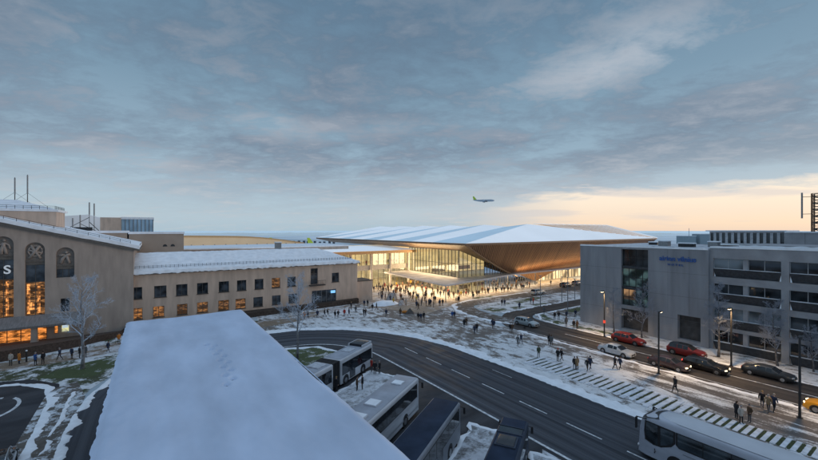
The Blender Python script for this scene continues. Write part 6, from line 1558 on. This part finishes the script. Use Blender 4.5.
POSES = [dict(J=STAND),dict(J=W1,coat=.76),dict(J=POCK,coat=.74,hat=True),dict(J=W2,coat=.56,long=True),dict(J=TALK,coat=.72),dict(J={},coat=.50,long=True)]
VERB = ['standing','walking','standing','walking','standing','standing']
PM = [person_meshes(p) for p in POSES]
prng = random.Random(42)
def person(loc, rz, pose, coat, label=None, group=None, trousers=None, hair=None, k=1.0):
    b, c, h = PM[pose]; o = bpy.data.objects.new('person', b); C.objects.link(o); o.location = loc; o.rotation_euler = (0,0,rz); o.scale = (k,k,k)
    set_slots(o,{1:trousers or prng.choice(TRS)})
    tag(o,label,'person',group)
    co_ = bpy.data.objects.new('coat', c); C.objects.link(co_); co_.parent = o; set_slots(co_,{0:COATS[coat]})
    ho = bpy.data.objects.new('hair', h); C.objects.link(ho); ho.parent = o
    hn = hair or prng.choice(['black','brown','brown','blond','grey']); set_slots(ho,{0:COATS[prng.choice(['black','grey','dark blue','red'])] if POSES[pose].get('hat') else HAIRS[hn]})
    return o
ORD = ['leftmost','second from left','third from left','fourth from left','fifth from left','sixth from left','seventh from left','eighth from left','ninth from left','tenth from left','eleventh from left','twelfth from left','thirteenth from left','fourteenth from left','fifteenth from left','sixteenth from left']
def cluster(where, pts, group):
    """pts: (u, v of the feet, coat, pose, facing degrees clockwise from away-from-camera)"""
    pts = sorted(pts)
    for i,(u,v,coat,pose,fa) in enumerate(pts):
        x, y = gp(u,v)
        who = f'person in {coat} coat'
        lab = f'{who}, {where}' if len(pts) == 1 else (f'{who}, {"left" if i == 0 else "right"} of the two {where}' if len(pts) == 2 else f'{who}, {ORD[i]} {where}')
        if len(lab.split()) > 16: print('LONG', lab)
        person((x,y,.012),-TH-math.radians(fa),pose,coat,lab,group,k=prng.uniform(.97,1.06))
def K(ox, oy, s, L): return [(ox+a/s, oy+b/s, c, p, f) for a,b,c,p,f in L]
S1 = 669/160
cluster('strolling by the dark brick wall', K(0,270,S1,[(45,400,'cream',0,170),(80,395,'orange',5,20),(147,400,'bright blue',4,80),(180,395,'black',0,-80)]), 'people by the old terminal')
cluster('behind the large frosted tree', K(0,270,S1,[(250,377,'dark blue',1,-100),(300,373,'dark blue',0,10),(333,371,'black',2,30),(357,366,'grey',0,0)]), 'people by the old terminal')
cluster('beside the big white roof', K(0,270,S1,[(452,345,'dark blue',3,80),(497,308,'orange',0,120)]), 'people by the old terminal')
cluster('waiting before the articulated bus', K(300,330,S1,[(299,178,'red',0,60),(313,189,'black',2,180),(333,187,'black',0,-70)]), 'people between the coaches')
cluster('talking beside the white coach', K(300,330,S1,[(238,258,'brown',4,90),(261,253,'black',0,-90)]), 'people between the coaches')
cluster('alone by the dark bellows of the bus', K(300,330,S1,[(151,263,'black',0,30)]), 'people between the coaches')
cluster('along the plinth of the tan wing', K(260,280,S1,[(186,166,'orange',0,0),(200,164,'black',3,90),(240,160,'dark blue',0,0),(270,155,'black',1,80),(283,153,'black',1,70),(314,162,'black',0,20),(327,160,'black',2,-20),(353,154,'red',0,0),(372,151,'dark blue',3,80),(400,139,'grey',0,10),(381,124,'black',0,50)]), 'people beside the tan wing')
cluster('off the tan wing end', K(260,280,S1,[(434,154,'black',4,40),(442,152,'black',0,-60),(436,113,'dark blue',0,0),(450,112,'black',0,30),(470,130,'black',2,0),(487,127,'black',3,70)]), 'people beside the tan wing')
cluster('left of the folded sculptures', K(260,280,S1,[(528,155,'dark blue',0,0),(587,153,'brown',5,20)]), 'people on the snowy square')
cluster('in the trio below the sculptures', K(380,290,S1,[(160,128,'black',0,20),(171,131,'dark blue',0,0),(183,128,'black',2,-20)]), 'people on the snowy square')
cluster('along the crowd rim', K(380,290,S1,[(153,75,'dark blue',5,0),(160,84,'brown',1,60),(206,64,'black',0,0),(231,53,'black',0,30),(249,69,'dark blue',0,0),(262,68,'black',2,20),(318,55,'dark blue',4,90),(325,57,'black',2,-90),(330,54,'black',5,40),(390,40,'green',0,10),(286,20,'red',0,0)]), 'people on the snowy square')
cluster('in mid square', K(380,290,S1,[(302,122,'bright blue',0,0),(311,121,'dark blue',0,0)]), 'people on the snowy square')
cluster('left of centre on the trodden snow', K(380,290,S1,[(352,158,'black',5,0),(361,151,'brown',0,20)]), 'people on the snowy square')
cluster('closest to the snowbank of the bend', K(380,290,S1,[(395,186,'dark blue',1,30),(405,179,'black',2,20)]), 'people on the snowy square')
cluster('left of the pale silver estate', K(380,290,S1,[(470,160,'dark blue',3,-20),(476,164,'dark blue',0,10),(545,178,'black',0,20),(553,179,'brown',2,-20)]), 'people on the snowy square')
cluster('left of the solitary green coat', K(380,290,S1,[(576,235,'grey',1,40),(590,227,'dark blue',1,-20)]), 'people on the snowy square')
cluster('on the loop island turf', K(380,290,S1,[(510,68,'black',0,20),(521,68,'dark blue',0,-10),(583,82,'dark blue',5,0),(630,60,'grey',0,40),(641,61,'red',0,-40)]), 'people on the loop island')
cluster('close together left of the silver saloon', K(520,290,S1,[(122,230,'black',5,0),(131,236,'grey',3,20)]), 'people on the snowy square')
cluster('alone above the paving slabs, left end', K(520,290,S1,[(78,284,'green',0,0)]), 'people on the snowy square')
cluster('beside the paving slabs', K(520,290,S1,[(158,300,'black',2,60),(173,299,'black',1,80),(228,334,'black',0,20),(239,336,'tan',5,-10),(281,341,'black',1,50),(293,335,'dark blue',1,60),(397,335,'black',3,80),(418,334,'dark blue',1,70)]), 'people by the paving slabs')
cluster('on the pavement near the hotel corner', K(520,290,S1,[(145,127,'black',0,0),(162,125,'black',2,20),(193,155,'grey',5,20),(194,121,'dark blue',0,0),(225,165,'black',0,10),(239,166,'brown',5,-20),(232,115,'dark blue',0,20)]), 'people near the hotel corner')
cluster('small and grey at the kerb of the loop', K(520,290,S1,[(100,103,'grey',5,20)]), 'people near the hotel corner')
cluster('walking alone towards the parked plum saloon', K(658,350,S1,[(72,179,'black',3,-100)]), 'people by the hotel street')
cluster('stepping off towards the yellow taxi', K(658,350,S1,[(435,242,'black',1,50),(461,262,'tan',1,60),(484,260,'dark blue',1,70)]), 'people by the hotel street')
cluster('chatting by the short paving slabs', K(658,350,S1,[(328,290,'black',5,90),(347,309,'cream',0,180),(383,303,'brown',2,-90)]), 'people by the hotel street')
S2 = 748/130
cluster('strung out below the bronze flank', K(470,270,S2,[(15,157,'black',0,0),(38,152,'brown',0,30),(52,151,'black',0,0),(103,135,'black',4,20),(108,136,'dark blue',2,-70),(150,131,'black',5,0),(182,131,'dark blue',0,0),(197,129,'brown',0,10),(219,129,'black',0,0),(234,127,'black',3,60),(300,116,'black',2,0),(309,115,'dark blue',0,40),(265,112,'brown',0,0),(342,97,'orange',0,20),(328,96,'grey',5,0),(465,90,'grey',4,30)]), 'people before the terminal')
# the dense crowd under the canopy: nothing tells these apart but their coats
def crowd(n, fn, group, where, seed, z=.012):
    rn = random.Random(seed); pool = ['black']*6+['dark blue']*4+['brown']*3+['grey']*3+['tan']*2+['green','red','orange','yellow','cream']; put = []
    tries = 0
    while len(put) < n and tries < 4000:
        tries += 1; x, y = fn(rn)
        if any((x-a)**2+(y-b)**2 < .45 for a,b in put): continue
        put.append((x,y)); c = rn.choice(pool); p = rn.choice([0,0,1,2,3,4,5])
        person((x,y,z),rn.uniform(0,2*PI),p,c,f'person in {c} coat {where}',group,k=rn.uniform(.95,1.06))
def under(rn):
    t = rn.random()**.8; y = 75.5+29*t; lo = 60.2-(3.5+3*t)*rn.random(); return (rn.uniform(lo,71.3),y)
crowd(82, under, 'crowd under the terminal canopy', 'within the dense crowd under the terminal canopy', 1)
crowd(46, lambda rn: (rn.uniform(48.5,60),rn.uniform(70,98)), 'crowd on the lit forecourt', 'in the loose crowd on the lit snow beside the canopy', 6)
crowd(20, lambda rn: (rn.uniform(46,60),rn.uniform(92,106)), 'crowd before the wing glass', 'standing before the lit glass of the lower wing', 2)
crowd(18, lambda rn: (72+rn.random()*26,rn.uniform(77.2,80.6)-(0.0)), 'crowd at the south side', 'beneath the long straight arm of the canopy', 3)
crowd(26, lambda rn: (rn.uniform(42,71),rn.uniform(107.8,110.5)), 'people on the glazed gallery', 'behind the upper gallery glass of the terminal wing', 4, z=6.6)
crowd(12, lambda rn: (rn.uniform(73,88),rn.uniform(84,98)), 'people inside the hall', 'inside the bright terminal hall behind the glass', 5, z=.06)
# folded snowy sculptures with rusty edges, a small tent and its bright bundle
RUST = mat('rusty_edge_steel',(0.30,0.13,0.06),.8,var=.3,scale=3)
def folded(loc, rz, k, label, kind):
    r = empty('folded_sculpture', loc, rz, label, 'sculpture')
    P_ = {0:[(-2.2,-1,0),(-.6,-1.3,3.2),(1.8,-.4,3.0),(2.6,.6,.2),(.4,-1.6,.1),(-1.4,1.2,.0),(.4,1.3,2.4)],1:[(-2,-.8,0),(-1.0,0,2.2),(1.2,.2,2.5),(2.0,-.6,0.1),(.2,-1.4,.0),(-.6,1.3,0),(.9,1.4,1.4)]}[kind]
    P_ = [tuple(c*k for c in p) for p in P_]
    mb = MB()
    for t in ((0,4,1),(4,2,1),(4,3,2),(1,2,6),(1,6,5),(0,1,5),(2,3,6)): mb.poly([P_[i] for i in t])
    mb.build('snowy_facets', mat('sculpture_snow_grey',(0.50,.49,.49),.8,var=.15,scale=1), r, recalc=False)
    eb = MB()
    for a,b in ((0,1),(1,2),(2,3),(4,1),(4,2),(0,4),(4,3),(1,6)): eb.bar(P_[a],P_[b],.10*k)
    eb.build('rusty_edges', RUST, r); return r
folded((*gp(391,300),0), -TH, .62, 'larger folded snowy sculpture with rusty edges, left one', 0)
folded((*gp(401,305),0), -TH+.5, .5, 'smaller folded snowy sculpture with rusty edges, right one', 1)
mb = MB(); rn = random.Random(2); x0, y0 = gp(385,304)
mo = empty('snow_heap',(x0,y0,0),0,'rounded heap of cleared snow left of the folded sculptures','snow heap')
nn = 16
for j in range(nn+1):
    for i in range(nn+1):
        a, b = i/nn*2-1, j/nn*2-1; d = max(0,1-(a*a+b*b)); mb.v.append((a*3.6,b*2.4,0.9*d**.8*(1+.4*mnoise.noise(Vector((a*2,b*2,1))))-.02))
for j in range(nn):
    for i in range(nn): n = j*(nn+1)+i; mb.f.append((n,n+1,n+nn+2,n+nn+1)); mb.m.append(0)
mb.build('snow', SNOW, mo, smooth=True)
tt = empty('small_tent',(*gp(409.5,313.3),0),-TH,'small dark pointed tent on the snow below the sculptures','tent'); m_ = MB()
base = [(-1.0,-.9,0),(1.0,-.9,0),(1.0,.9,0),(-1.0,.9,0)]; ap = (.1,0,1.15)
for i in range(4): m_.poly([base[i],base[(i+1)%4],ap])
m_.build('canvas', mat('dark_canvas',(0.10,.085,.075),.9,var=.2), tt); MB().poly([(-.3,-.93,0),(.3,-.93,0),(0,-.62,.95)]) ; MB().bar((.1,0,1.1),(.1,0,1.3),.05).build('pole', METALR, tt)
ob = empty('orange_bundle',(*gp(404.8,313.3),0),-TH,'bright orange bundle lying on the snow left of the small tent','bundle'); MB().sphere((0,0,.3),.55,10,6,sc=(1.3,.8,.6)).sphere((.55,.1,.28),.4,8,5,sc=(1,.8,.7)).build('cover', mat('orange_canvas',(0.62,.22,.03),.7,var=.2), ob, smooth=True); MB().tube([(-.2,-.45,.3),(-.2,0,.66),(-.2,.45,.3)],[.03]*3,5).build('strap', METALR, ob)
